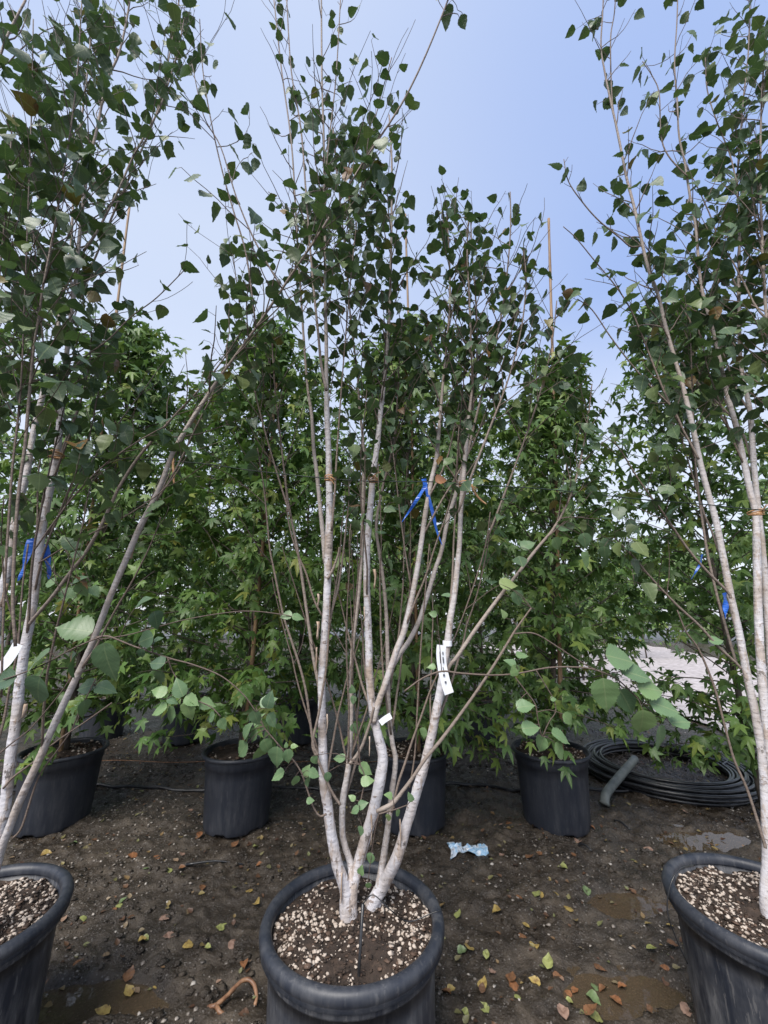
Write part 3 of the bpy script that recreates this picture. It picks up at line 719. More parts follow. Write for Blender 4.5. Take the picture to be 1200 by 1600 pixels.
YC = 1.555
center_stems = [
 dict(p=[(543, 1442, 27, 1.44), (541, 1412, 25, 1.45), (540, 1390, 22, 1.46), (527, 1350, 20), (519, 1310, 19), (512, 1260, 18), (506, 1220, 17), (504, 1160, 15.5), (503, 1100, 14), (503, 1060, 14), (507, 1000, 14), (510, 950, 13.5), (512, 900, 13), (513, 860, 15), (515, 800, 13), (514, 745, 11.5), (513, 700, 10.5), (511, 650, 10), (510, 600, 9), (510, 550, 8.5), (509, 500, 7.5), (508, 450, 6.5), (508, 400, 6), (507, 300, 5), (506, 220, 4.5), (503, 120, 4), (502, 0, 3.5), (500, -120, 3)], Y=YC, k=0.0, leafy=(0.42, 1.0)),
 dict(p=[(549, 1425, 20, 1.45), (551, 1380, 17, 1.47), (548, 1350, 13), (540, 1325, 11.5), (535, 1300, 11), (536, 1250, 11), (544, 1200, 10), (548, 1150, 8.5), (549, 1100, 7.5), (549, 1050, 7.5), (552, 1000, 7), (558, 950, 7), (563, 900, 6.5), (566, 840, 6), (567, 780, 5.5), (568, 700, 5), (562, 640, 4.5), (558, 580, 4), (548, 500, 4), (540, 400, 3.5), (530, 300, 3.2), (520, 200, 3)], Y=YC + 0.03, k=0.05, leafy=(0.5, 1.0)),
 dict(p=[(551, 1400, 16, 1.47), (560, 1350, 18), (574, 1300, 19), (585, 1260, 19), (595, 1212, 20), (598, 1182, 18), (591, 1150, 16), (585, 1125, 15), (580, 1090, 14), (577, 1050, 13.5), (576, 1000, 13), (574, 950, 12.5), (573, 900, 12), (574, 850, 11.5), (579, 790, 11), (583, 740, 10.5), (589, 700, 9.5), (594, 650, 9), (600, 600, 8.5), (605, 540, 7.5), (609, 480, 6.5), (611, 400, 5.5), (612, 320, 4.5), (612, 250, 4), (608, 180, 3)], Y=YC + 0.01, k=0.02, leafy=(0.45, 1.0), kw=dict(step=0.06)),
 dict(p=[(584, 1130, 9), (590, 1102, 11), (605, 1060, 11), (620, 1015, 11), (630, 990, 10.5), (640, 950, 10), (650, 900, 9.5), (658, 850, 9), (665, 800, 8.5), (674, 750, 8), (682, 715, 7.5), (687, 660, 6.5), (692, 600, 6), (698, 540, 5), (703, 470, 4.5), (702, 400, 3.5), (698, 330, 3)], Y=YC - 0.01, k=0.03, leafy=(0.45, 1.0), kw=dict(step=0.06)),
 dict(p=[(600, 1072, 7), (618, 1033, 8.5), (640, 1000, 8.5), (655, 970, 8.5), (665, 940, 8.5), (680, 890, 8), (690, 860, 7.5), (700, 810, 7), (711, 775, 7), (722, 735, 6.5), (728, 700, 6), (738, 640, 5), (745, 560, 4.5), (744, 480, 4), (738, 400, 3), (735, 335, 2.6)], Y=YC + 0.02, k=0.06, leafy=(0.5, 1.0), kw=dict(step=0.06)),
 dict(p=[(590, 1395, 12, 1.47), (597, 1352, 12), (605, 1300, 11), (612, 1240, 10), (618, 1190, 9), (613, 1160, 8.5), (608, 1120, 8), (606, 1050, 7.5), (605, 1000, 7), (603, 950, 6.5), (598, 900, 6), (592, 860, 5.5), (588, 820, 5), (596, 770, 4.5), (606, 730, 4), (617, 680, 3.6), (622, 600, 3.2), (628, 500, 2.8)], Y=YC + 0.05, k=0.05, leafy=(0.6, 1.0)),
 dict(p=[(578, 1428, 24, 1.44), (584, 1408, 23, 1.45), (600, 1380, 22, 1.47), (620, 1340, 20), (635, 1290, 18.5), (650, 1240, 17.5), (662, 1200, 16.5), (672, 1160, 16), (682, 1110, 15.5), (690, 1070, 15), (694, 1040, 13.5), (700, 1000, 12.5), (703, 970, 11.5), (710, 930, 10.5), (714, 890, 10), (718, 850, 9), (720, 800, 8.5), (723, 760, 8), (728, 700, 7.5), (733, 650, 6.5), (738, 600, 6), (736, 540, 5), (733, 460, 4.5), (730, 400, 3.6), (732, 340, 3)], Y=YC, k=0.0, leafy=(0.5, 1.0), kw=dict(step=0.055)),
 dict(p=[(588, 1268, 6), (602, 1262, 8), (615, 1254, 7.5), (630, 1235, 6.5), (645, 1215, 6), (665, 1185, 6), (690, 1155, 6), (720, 1115, 5.5), (745, 1080, 5), (765, 1050, 5), (790, 1010, 4.5), (805, 985, 4), (830, 950, 3)], Y=YC - 0.05, k=-0.05,
      hero=[(787, 959, 17, 110), (795, 912, 34, 0), (809, 935, 30, -70), (816, 1024, 22, 0)]),
 dict(p=[(697, 1058, 5), (703, 1040, 6), (715, 1025, 7), (735, 995, 7), (760, 960, 7), (790, 920, 6.5), (810, 895, 6), (825, 875, 6), (845, 850, 5.5), (862, 830, 5), (880, 800, 4.5), (895, 765, 4), (908, 715, 3.4), (918, 660, 3), (925, 600, 2.4)], Y=YC - 0.02, k=0.0, leafy=(0.45, 1.0), kw=dict(step=0.05, tl=(0.15, 0.38)),
      hero=[(825, 851, 28, 20), (880, 825, 24, 0), (914, 845, 28, -80), (915, 875, 30, -75), (870, 850, 26, -60), (945, 880, 24, -85)]),
 dict(p=[(497, 1180, 5), (490, 1165, 5), (485, 1130, 4.5), (478, 1080, 4.5), (468, 1040, 4.5), (455, 1000, 4.5), (445, 970, 4), (440, 950, 4), (430, 900, 3.8), (422, 860, 3.4), (418, 820, 3), (412, 760, 2.6), (402, 700, 2.2)], Y=YC - 0.02, k=-0.03, leafy=(0.5, 1.0)),
 dict(p=[(499, 1085, 6), (497, 1065, 6), (490, 1030, 6), (480, 960, 5.5), (470, 890, 5), (463, 850, 4.6), (455, 810, 4.2), (448, 770, 3.8), (440, 700, 3.2), (430, 610, 2.8), (424, 520, 2.4)], Y=YC + 0.01, k=0.03, leafy=(0.5, 1.0)),
 dict(p=[(503, 962, 4), (490, 935, 3.8), (478, 895, 3.5), (463, 860, 3), (450, 810, 2.6), (446, 740, 2.2)], Y=YC, k=0.0),
 dict(p=[(508, 880, 8), (505, 840, 8), (500, 790, 7.5), (495, 740, 7), (490, 700, 6.5), (487, 650, 6), (480, 600, 5.5), (474, 520, 5), (468, 430, 4.5), (462, 330, 4), (455, 220, 3.5), (440, 110, 3), (428, 0, 2.6)], Y=YC + 0.02, k=0.03, leafy=(0.3, 1.0)),
 dict(p=[(510, 610, 6), (502, 570, 6), (497, 520, 5.5), (490, 450, 5), (484, 380, 4.5), (478, 300, 4), (470, 200, 3.5), (455, 110, 3), (448, 0, 2.6)], Y=YC - 0.02, k=-0.04, leafy=(0.2, 1.0)),
 dict(p=[(518, 830, 4), (523, 770, 4), (527, 700, 3.6), (534, 600, 3.2), (544, 480, 3), (556, 360, 2.8), (570, 260, 2.4), (590, 170, 2.2), (612, 90, 2)], Y=YC - 0.03, k=-0.06, leafy=(0.3, 1.0), kw=dict(step=0.05)),
 dict(p=[(507, 300, 3), (513, 230, 3), (525, 120, 2.8), (532, 0, 2.4)], Y=YC - 0.01, k=-0.02, leafy=(0.2, 1.0), kw=dict(step=0.1)),
 dict(p=[(532, 1258, 5), (520, 1240, 5), (508, 1215, 5), (498, 1190, 5), (489, 1168, 5), (490, 1150, 5), (497, 1120, 5), (504, 1080, 4.5), (510, 1040, 4), (514, 980, 3.4), (516, 930, 2.6)], Y=YC - 0.035, k=0.0),
 dict(p=[(546, 1194, 6), (556, 1182, 6), (566, 1165, 6), (572, 1148, 5.5), (578, 1130, 5), (584, 1105, 4.5)], Y=YC, k=0.0),
 dict(p=[(612, 1270, 4), (622, 1225, 4.5), (632, 1195, 4.5), (645, 1155, 4), (658, 1120, 4), (672, 1080, 3.6), (690, 1040, 3), (715, 985, 2.8), (745, 900, 2.6), (760, 845, 2.4), (766, 800, 2)], Y=YC + 0.03, k=0.0, leafy=(0.6, 1.0)),
 dict(p=[(640, 1230, 3.4), (648, 1180, 3.4), (652, 1110, 3.2), (657, 1020, 3), (664, 930, 2.8), (671, 850, 2.4)], Y=YC + 0.04, k=0.0),
 dict(p=[(512, 905, 5), (520, 890, 5), (528, 868, 4), (530, 855, 3)], Y=YC - 0.02, k=0.0),
 dict(p=[(728, 720, 5), (742, 660, 5), (762, 580, 4.5), (782, 500, 4), (793, 420, 3.4), (798, 350, 3), (797, 300, 2.6)], Y=YC, k=0.0, leafy=(0.25, 1.0), kw=dict(step=0.05)),
 dict(p=[(716, 800, 5), (738, 740, 5), (765, 670, 4.5), (795, 590, 4), (815, 510, 3.6), (822, 440, 3), (818, 390, 2.6)], Y=YC - 0.03, k=-0.02, leafy=(0.3, 1.0), kw=dict(step=0.055)),
 dict(p=[(760, 845, 4), (785, 780, 4), (815, 700, 3.6), (842, 620, 3.2), (862, 540, 2.8), (870, 470, 2.4)], Y=YC + 0.04, k=0.02, leafy=(0.3, 1.0), kw=dict(step=0.055)),
 dict(p=[(455, 810, 3.6), (430, 730, 3.4), (405, 640, 3), (385, 550, 2.8), (372, 460, 2.4), (362, 380, 2)], Y=YC, k=0.0, leafy=(0.3, 1.0), kw=dict(step=0.055)),
 # long twig reaching right with the big fresh leaves
 dict(p=[(632, 1080, 3), (660, 1060, 3), (690, 1049, 3.2), (720, 1052, 3.2), (770, 1055, 3), (810, 1052, 3), (860, 1043, 3), (910, 1043, 3), (940, 1050, 3), (965, 1062, 3), (985, 1080, 2.8), (1005, 1100, 2.5), (1025, 1120, 2)], Y=1.36, k=0.0,
      hero=[(970, 1029, 60, -14, 1.30), (995, 1053, 54, -8, 1.36), (946, 1087, 62, -82, 1.33), (980, 1097, 46, -62, 1.38), (1019, 1076, 54, -6, 1.31), (1039, 1104, 56, -16, 1.35), (1004, 1130, 54, -84, 1.30), (1064, 1127, 42, 4, 1.38), (1034, 1158, 56, -76, 1.34), (805, 1049, 24, -100), (797, 1035, 22, 150), (674, 1042, 15, 180), (697, 929, 16, 170), (676, 959, 15, 170)]),
 dict(p=[(803, 990, 2.6), (835, 990, 2.8), (870, 1010, 2.6), (910, 1036, 2.4), (940, 1050, 2)], Y=1.37, k=0.0),
 dict(p=[(800, 1052, 2.4), (820, 1078, 2.4), (836, 1100, 2.4), (840, 1122, 2.2), (846, 1150, 1.8)], Y=1.35, k=0.0,
      hero=[(803, 1048, 20, 100), (821, 1103, 32, 15), (830, 1137, 34, 5), (845, 1163, 32, -110), (877, 1152, 36, -22), (875, 1174, 36, -60), (888, 1124, 26, -45)]),
 dict(p=[(838, 1048, 2.2), (853, 1072, 2.2), (865, 1093, 2), (868, 1112, 1.8), (858, 1128, 1.8), (848, 1150, 1.6)], Y=1.35, k=0.0, hero=[(865, 1092, 12, 0)]),
 # drooping twig on the left
 dict(p=[(510, 1272, 4), (500, 1275, 3.6), (490, 1262, 3.4), (482, 1240, 3.2), (472, 1210, 3), (460, 1190, 2.8), (445, 1175, 2.6), (428, 1155, 2.4), (412, 1135, 2.2), (400, 1105, 1.8)], Y=1.42, k=0.0,
      hero=[(419, 1095, 30, 20), (404, 1124, 27, 60), (425, 1126, 28, -60), (417, 1167, 30, -70), (432, 1184, 38, -95), (405, 1177, 32, -130), (434, 1212, 26, -150), (450, 1182, 24, -80), (461, 1221, 21, -100), (460, 1166, 13, 10), (479, 1204, 21, 60), (491, 1209, 22, -30), (480, 1221, 18, -100), (485, 1251, 14, 0), (447, 1164, 10, 90), (396, 1150, 26, -120), (378, 1172, 34, -130), (386, 1142, 34, 70)]),
 # small shoots around the base
 dict(p=[(548, 1270, 2.6), (560, 1262, 2.6), (566, 1240, 2.4), (570, 1215, 2), (563, 1195, 1.8)], Y=1.46, k=0.0,
      hero=[(530, 1184, 22, 180), (572, 1202, 28, -30), (574, 1220, 24, 10), (550, 1246, 14, 150), (567, 1257, 19, 30), (554, 1266, 18, -150), (564, 1299, 17, -100), (555, 1139, 20, -60), (512, 1215, 18, -90), (492, 1188, 18, -60), (550, 1077, 15, 90), (552, 1094, 15, -100)]),
 dict(p=[(592, 1272, 2.6), (605, 1268, 2.6), (620, 1264, 2.2), (636, 1258, 1.8)], Y=1.42, k=0.0,
      hero=[(607, 1243, 16, 150), (641, 1245, 16, 120), (622, 1271, 14, -60), (607, 1278, 14, -90), (579, 1342, 20, -100), (564, 1360, 17, 80), (662, 1146, 20, -100), (576, 1385, 15, -80)]),
]
LEAF_SIZE[0] = (0.040, 0.066)
orgC = (PC[0], PC[1] - 0.03, 0.41)
birch_c, pathsC = birch('multi-stemmed white birch in the middle pot with a white tag on its right stem', orgC, center_stems, None, VAR, 300, 26)
for (px, py, w, h) in ((497, 938, 10, 22), (496, 985, 14, 30), (494, 1030, 8, 40), (585, 905, 14, 34), (569, 960, 8, 26), (533, 1385, 9, 44), (580, 1295, 8, 44), (577, 1165, 7, 30), (625, 1300, 8, 40), (470 + 41, 1130, 8, 30)):
    peel(birch_c, orgC, px, py, YC, w, h)

YL = 1.47
left_stems = [
 dict(p=[(-30, 1425, 26), (-8, 1360, 22), (2, 1325, 19), (14, 1295, 17.5), (31, 1251, 17), (56, 1198, 16), (79, 1145, 15.5), (104, 1091, 14.5), (135, 1026, 13), (149, 993, 12.5), (174, 928, 12), (197, 874, 11.5), (219, 823, 11), (239, 784, 10), (253, 753, 9.5), (270, 708, 9), (290, 672, 8.5), (318, 628, 8), (350, 580, 6), (400, 512, 5.5), (455, 430, 5), (505, 355, 4.6), (570, 250, 4.2), (640, 140, 3.8), (700, 0, 3.4), (740, -120, 3)], Y=YL, k=-0.09, leafy=(0.40, 1.0), kw=dict(step=0.07)),
 dict(p=[(-22, 1425, 30), (0, 1300, 25), (8, 1262, 24), (17, 1181, 23), (25, 1125, 22), (31, 1069, 21), (39, 1012, 20), (48, 965, 19.5), (55, 915, 19), (62, 851, 18), (73, 787, 16.5), (87, 725, 14.5), (93, 669, 13.5), (98, 612, 12.5), (104, 556, 11.5), (110, 500, 10), (117, 450, 9.5), (123, 383, 9), (130, 317, 8), (140, 250, 7), (152, 200, 6.5), (167, 127, 5.5), (187, 80, 5), (203, 0, 4), (215, -100, 3)], Y=YL, k=0.0, leafy=(0.40, 1.0), kw=dict(step=0.05)),
 dict(p=[(-30, 1300, 22), (-22, 1150, 21), (-10, 1010, 20), (0, 936, 19), (11, 894, 18), (20, 837, 17), (31, 781, 15), (42, 739, 14), (53, 674, 12.5), (70, 604, 11), (82, 556, 10), (90, 515, 9), (97, 467, 8), (108, 417, 7), (113, 347, 6), (118, 260, 5), (128, 180, 4.5), (138, 100, 4), (146, 0, 3.4)], Y=YL + 0.04, k=0.04, leafy=(0.42, 1.0), kw=dict(step=0.05)),
 dict(p=[(24, 1010, 7), (20, 922, 7.5), (28, 781, 7), (39, 697, 7), (45, 627, 7), (53, 542, 6.5), (60, 500, 6.5), (67, 450, 6), (80, 383, 5.5), (90, 327, 5), (100, 267, 4.5), (113, 183, 4), (122, 100, 3.6), (128, 0, 3)], Y=1.20, k=-0.04, leafy=(0.30, 1.0), kw=dict(step=0.045)),
 dict(p=[(2, 1090, 5), (6, 941, 5.5), (13, 823, 5.5), (20, 725, 5), (28, 655, 5), (34, 580, 4.6), (38, 480, 4.2), (42, 380, 4), (46, 270, 3.6), (50, 150, 3.2), (52, 30, 2.8)], Y=1.18, k=-0.03, leafy=(0.25, 1.0), kw=dict(step=0.05)),
 dict(p=[(46, 975, 7), (53, 966, 7.5), (82, 932, 7.5), (107, 898, 7), (132, 866, 7), (157, 823, 7), (174, 787, 6.5), (191, 753, 6), (219, 711, 5.5), (253, 672, 5), (272, 650, 4), (310, 610, 3.4), (350, 560, 3), (385, 505, 2.4)], Y=YL - 0.06, k=-0.04, leafy=(0.35, 1.0)),
 dict(p=[(130, 392, 6), (147, 370, 6), (167, 333, 5.5), (187, 293, 5), (207, 247, 4.6), (233, 200, 4.2), (253, 160, 3.6), (275, 90, 3), (290, 20, 2.6)], Y=YL, k=0.0, leafy=(0.1, 1.0), kw=dict(step=0.05)),
 dict(p=[(140, 420, 5), (150, 400, 5), (180, 327, 5), (213, 253, 4.5), (245, 175, 4), (262, 100, 3.4), (280, 0, 3)], Y=YL + 0.06, k=0.03, leafy=(0.1, 1.0), kw=dict(step=0.05)),
 dict(p=[(400, 512, 4), (385, 400, 4), (365, 330, 3.8), (348, 270, 3.4), (330, 190, 3), (317, 110, 2.6), (312, 30, 2.2)], Y=YL - 0.08, k=-0.09, leafy=(0.2, 1.0), kw=dict(step=0.07)),
 dict(p=[(440, 450, 4), (400, 380, 4), (370, 310, 3.6), (345, 230, 3), (318, 180, 2.6), (300, 100, 2)], Y=YL - 0.1, k=-0.09, leafy=(0.2, 1.0), kw=dict(step=0.08)),
 dict(p=[(-20, 150, 8), (10, 60, 7), (40, 0, 6)], Y=1.15, k=0.0, leafy=(0.0, 1.0), kw=dict(step=0.05)),
 dict(p=[(-30, 700, 6), (-12, 560, 5.5), (0, 420, 5), (12, 300, 4.5), (20, 180, 4)], Y=1.15, k=0.0, leafy=(0.0, 1.0), kw=dict(step=0.045)),
 dict(p=[(75, 600, 4), (66, 520, 4), (60, 440, 3.6), (48, 330, 3.2), (38, 230, 3)], Y=1.3, k=0.0, leafy=(0.0, 1.0), kw=dict(step=0.05)),
 dict(p=[(53, 860, 4), (85, 815, 3.6), (120, 770, 3.4), (165, 725, 3.2), (215, 690, 3), (260, 665, 2.4)], Y=1.25, k=0.0, leafy=(0.2, 1.0), kw=dict(step=0.06, tl=(0.1, 0.25))),
 dict(p=[(93, 600, 4), (130, 560, 3.8), (170, 530, 3.4), (205, 495, 3), (245, 465, 2.6), (290, 420, 2.2)], Y=1.25, k=0.0, leafy=(0.2, 1.0), kw=dict(step=0.06, tl=(0.12, 0.3))),
 dict(p=[(60, 880, 4), (110, 850, 3.8), (160, 825, 3.6), (210, 798, 3.2), (260, 760, 2.8), (300, 700, 2.4)], Y=1.3, k=0.0, leafy=(0.4, 1.0), kw=dict(step=0.08, tl=(0.1, 0.25)), hero=[(77, 910, 26, 180), (107, 928, 28, -20), (129, 922, 28, -70), (148, 924, 22, -45), (124, 904, 26, 30), (118, 865, 26, 160), (95, 870, 22, -90)]),
 # long drooping twigs in front
 dict(p=[(150, 996, 4), (168, 994, 4), (185, 1000, 3.6), (210, 1010, 3.2), (245, 1022, 3), (270, 1030, 3), (300, 1038, 2.8), (345, 1056, 2.6), (380, 1085, 2.2), (400, 1112, 1.8)], Y=1.20, k=0.0,
      hero=[(225, 939, 32, 30), (245, 970, 36, -80), (225, 1000, 38, 200), (246, 1000, 22, 30), (245, 1036, 32, 180), (221, 1021, 18, -90), (250, 1059, 28, -110), (420, 1094, 30, 75), (400, 1122, 28, -70)], fresh=7),
 dict(p=[(262, 1028, 2.6), (270, 1050, 2.4), (285, 1072, 2.2), (300, 1090, 2), (330, 1105, 1.8), (345, 1120, 1.5)], Y=1.20, k=0.0,
      hero=[(248, 1080, 29, 165), (248, 1110, 31, -160), (266, 1118, 32, -110), (294, 1112, 36, -80), (324, 1100, 28, -20), (330, 1122, 22, -130), (348, 1132, 22, -60), (280, 1074, 34, 120), (300, 1095, 28, -30), (270, 1095, 20, -20)]),
 dict(p=[(160, 994, 3.6), (135, 1004, 3.4), (105, 1018, 3.2), (75, 1035, 3), (40, 1050, 2.8), (5, 1062, 2.4)], Y=1.08, k=0.0,
      hero=[(115, 982, 62, 165), (166, 1036, 70, -78), (113, 1040, 50, -112), (56, 1082, 64, -112), (53, 1034, 56, 215), (5, 1063, 44, 190)], fresh=7),
 dict(p=[(120, 1130, 2.6), (128, 1105, 2.4), (140, 1080, 2.2), (150, 1060, 2)], Y=1.15, k=0.0, hero=[(133, 1073, 34, 190), (166, 1075, 36, -15), (132, 1108, 32, -90)], fresh=7),
 dict(p=[(152, 1000, 2.6), (200, 992, 2.4), (230, 984, 2.2), (300, 966, 2), (380, 955, 2), (440, 960, 1.8), (465, 966, 1.8)], Y=1.3, k=0.0, hero=[(447, 962, 22, 190), (466, 964, 22, -10)]),
 dict(p=[(20, 1310, 5), (35, 1290, 5), (60, 1215, 4), (90, 1172, 3.4), (112, 1140, 3), (123, 1112, 2.4)], Y=YL - 0.03, k=0.0),
 dict(p=[(-10, 1185, 3.4), (20, 1160, 3.4), (50, 1136, 3), (95, 1082, 2.6), (112, 1056, 2)], Y=1.25, k=0.0),
 dict(p=[(78, 1166, 4), (100, 1150, 3.6), (130, 1130, 3.2), (175, 1098, 3)], Y=YL - 0.06, k=0.0),
 dict(p=[(-10, 1180, 6), (5, 1130, 6), (14, 1080, 5), (28, 1010, 4.5), (35, 920, 4), (44, 850, 3.6)], Y=1.3, k=0.0),
 dict(p=[(5, 1232, 5), (20, 1215, 5), (40, 1200, 4.5), (60, 1185, 4)], Y=YL - 0.02, k=0.0),
]
LEAF_SIZE[0] = (0.046, 0.076)
orgL = (PL[0], PL[1], 0.41)
birch_l, pathsL = birch('white birch at the left edge with one long stem leaning far to the right', orgL, left_stems, None, VAR, 300)
for (px, py, w, h) in ((208, 860, 9, 30), (142, 985, 8, 20), (40, 1110, 14, 22), (8, 930, 12, 40)): peel(birch_l, orgL, px, py, YL, w, h)

YR = 1.58
right_stems = [
 dict(p=[(1197, 1405, 26), (1199, 1345, 22), (1196, 1260, 19), (1192, 1194, 18), (1182, 1125, 17), (1171, 1073, 16.5), (1161, 1022, 16), (1153, 980, 15.5), (1144, 943, 15), (1136, 902, 14.5), (1128, 860, 13.5), (1119, 816, 13), (1106, 769, 12), (1094, 722, 11), (1084, 675, 10.5), (1075, 637, 10), (1066, 600, 9.5), (1053, 556, 9), (1040, 510, 8.5), (1028, 460, 8), (1013, 420, 7.5), (1000, 365, 7), (990, 320, 6.5), (979, 278, 6), (970, 232, 5.5), (962, 193, 5), (953, 153, 4.5), (945, 113, 4), (939, 71, 3.5), (942, 14, 3), (945, -80, 2.5)], Y=YR, k=0.0, leafy=(0.42, 1.0), kw=dict(step=0.065)),
 dict(p=[(1203, 1330, 20), (1200, 1180, 19), (1189, 1039, 18), (1185, 963, 17), (1183, 884, 16), (1181, 806, 14), (1172, 769, 13), (1162, 719, 12), (1150, 666, 11), (1137, 619, 10), (1128, 575, 9), (1112, 510, 8.5), (1095, 442, 7.5), (1087, 354, 6.5), (1078, 306, 6), (1070, 255, 5), (1061, 212, 4.5), (1058, 156, 4), (1054, 99, 3.5), (1058, 28, 3), (1060, -60, 2.5)], Y=YR + 0.02, k=0.02, leafy=(0.42, 1.0), kw=dict(step=0.06)),
 dict(p=[(1215, 1250, 16), (1205, 1050, 16), (1195, 900, 14), (1186, 810, 13), (1178, 728, 12), (1172, 644, 11), (1162, 597, 10), (1156, 550, 9.5), (1155, 494, 9), (1154, 447, 8), (1155, 400, 7), (1155, 340, 6), (1152, 283, 5), (1157, 210, 4.5), (1162, 150, 4), (1169, 85, 3.4), (1172, 0, 3)], Y=YR + 0.05, k=0.03, leafy=(0.42, 1.0), kw=dict(step=0.05)),
 dict(p=[(1225, 700, 10), (1205, 560, 9), (1195, 460, 8), (1190, 350, 6.5), (1188, 260, 5.5), (1190, 160, 4.5), (1196, 60, 4)], Y=YR, k=0.0, leafy=(0.0, 1.0), kw=dict(step=0.045)),
 dict(p=[(1196, 1325, 7), (1192, 1310, 7), (1168, 1235, 6), (1147, 1187, 5.5), (1130, 1125, 5), (1116, 1073, 5), (1092, 1015, 4), (1072, 987, 3.4), (1058, 953, 2.6)], Y=YR - 0.06, k=0.0),
 dict(p=[(1158, 1045, 6), (1150, 1036, 6), (1120, 1008, 6), (1092, 977, 5.5), (1055, 943, 5), (1013, 898, 4), (990, 870, 3.4), (960, 840, 2.6)], Y=YR - 0.05, k=0.0, leafy=(0.5, 1.0), kw=dict(step=0.045, tl=(0.1, 0.28)), hero=[(945, 865, 26, -80), (975, 880, 24, -85), (1120, 1000, 26, 10), (1060, 1020, 26, -60)]),
 dict(p=[(1142, 935, 6), (1137, 925, 6), (1103, 891, 5.5), (1075, 858, 5), (1050, 822, 4.5), (1031, 794, 4), (1017, 776, 3.6), (995, 745, 3.2), (975, 712, 3), (960, 690, 2.4)], Y=YR - 0.04, k=0.0, leafy=(0.3, 1.0), kw=dict(step=0.05, tl=(0.12, 0.3))),
 dict(p=[(1152, 1040, 6), (1147, 1025, 6), (1134, 980, 6), (1120, 929, 5.5), (1106, 867, 5.5), (1100, 830, 5), (1094, 790, 4.5), (1088, 740, 4), (1084, 681, 3.6), (1081, 587, 3), (1078, 500, 2.6)], Y=YR + 0.03, k=0.02, leafy=(0.5, 1.0), kw=dict(step=0.06)),
 dict(p=[(1092, 718, 5), (1080, 695, 5), (1069, 675, 4.5), (1050, 637, 4), (1016, 603, 3.8), (984, 566, 3.4), (953, 525, 3), (925, 484, 2.6), (902, 467, 2)], Y=YR - 0.05, k=-0.03, leafy=(0.1, 1.0), kw=dict(step=0.09, tl=(0.06, 0.16))),
 dict(p=[(1060, 660, 4), (1034, 603, 4), (1000, 516, 3.6), (984, 481, 3.2), (962, 447, 3), (928, 406, 2.6), (900, 372, 2.2), (880, 354, 1.8)], Y=YR - 0.03, k=-0.03, leafy=(0.1, 1.0), kw=dict(step=0.06, tl=(0.08, 0.2))),
 dict(p=[(1000, 385, 4), (985, 385, 3.6), (968, 371, 3.4), (936, 345, 3), (911, 317, 2.8), (888, 283, 2.4), (881, 249, 2)], Y=YR - 0.03, k=-0.02, leafy=(0.1, 1.0), kw=dict(step=0.06, tl=(0.06, 0.16))),
 dict(p=[(1074, 275, 4), (1068, 270, 4), (1044, 243, 3.6), (1033, 212, 3.2), (1030, 147, 2.8), (1021, 122, 2.4), (1004, 96, 2)], Y=YR, k=0.0, leafy=(0.1, 1.0), kw=dict(step=0.07, tl=(0.08, 0.2))),
 dict(p=[(962, 195, 3.4), (956, 150, 3.2), (954, 62, 3), (960, 20, 2.6), (963, -30, 2)], Y=YR, k=0.0, leafy=(0.2, 1.0), kw=dict(step=0.1, tl=(0.08, 0.2))),
 dict(p=[(1152, 290, 4), (1140, 240, 3.6), (1120, 190, 3.2), (1105, 140, 3), (1102, 90, 2.6)], Y=YR, k=0.0, leafy=(0.1, 1.0), kw=dict(step=0.06, tl=(0.1, 0.25))),
 dict(p=[(1078, 306, 3.4), (1070, 330, 3)], Y=YR, k=0.0),
]
LEAF_SIZE[0] = (0.050, 0.082)
orgR = (PR[0], PR[1], 0.41)
birch_r, pathsR = birch('grey-white birch at the right edge rising in front of pale sky', orgR, right_stems, None, VAR, 300)

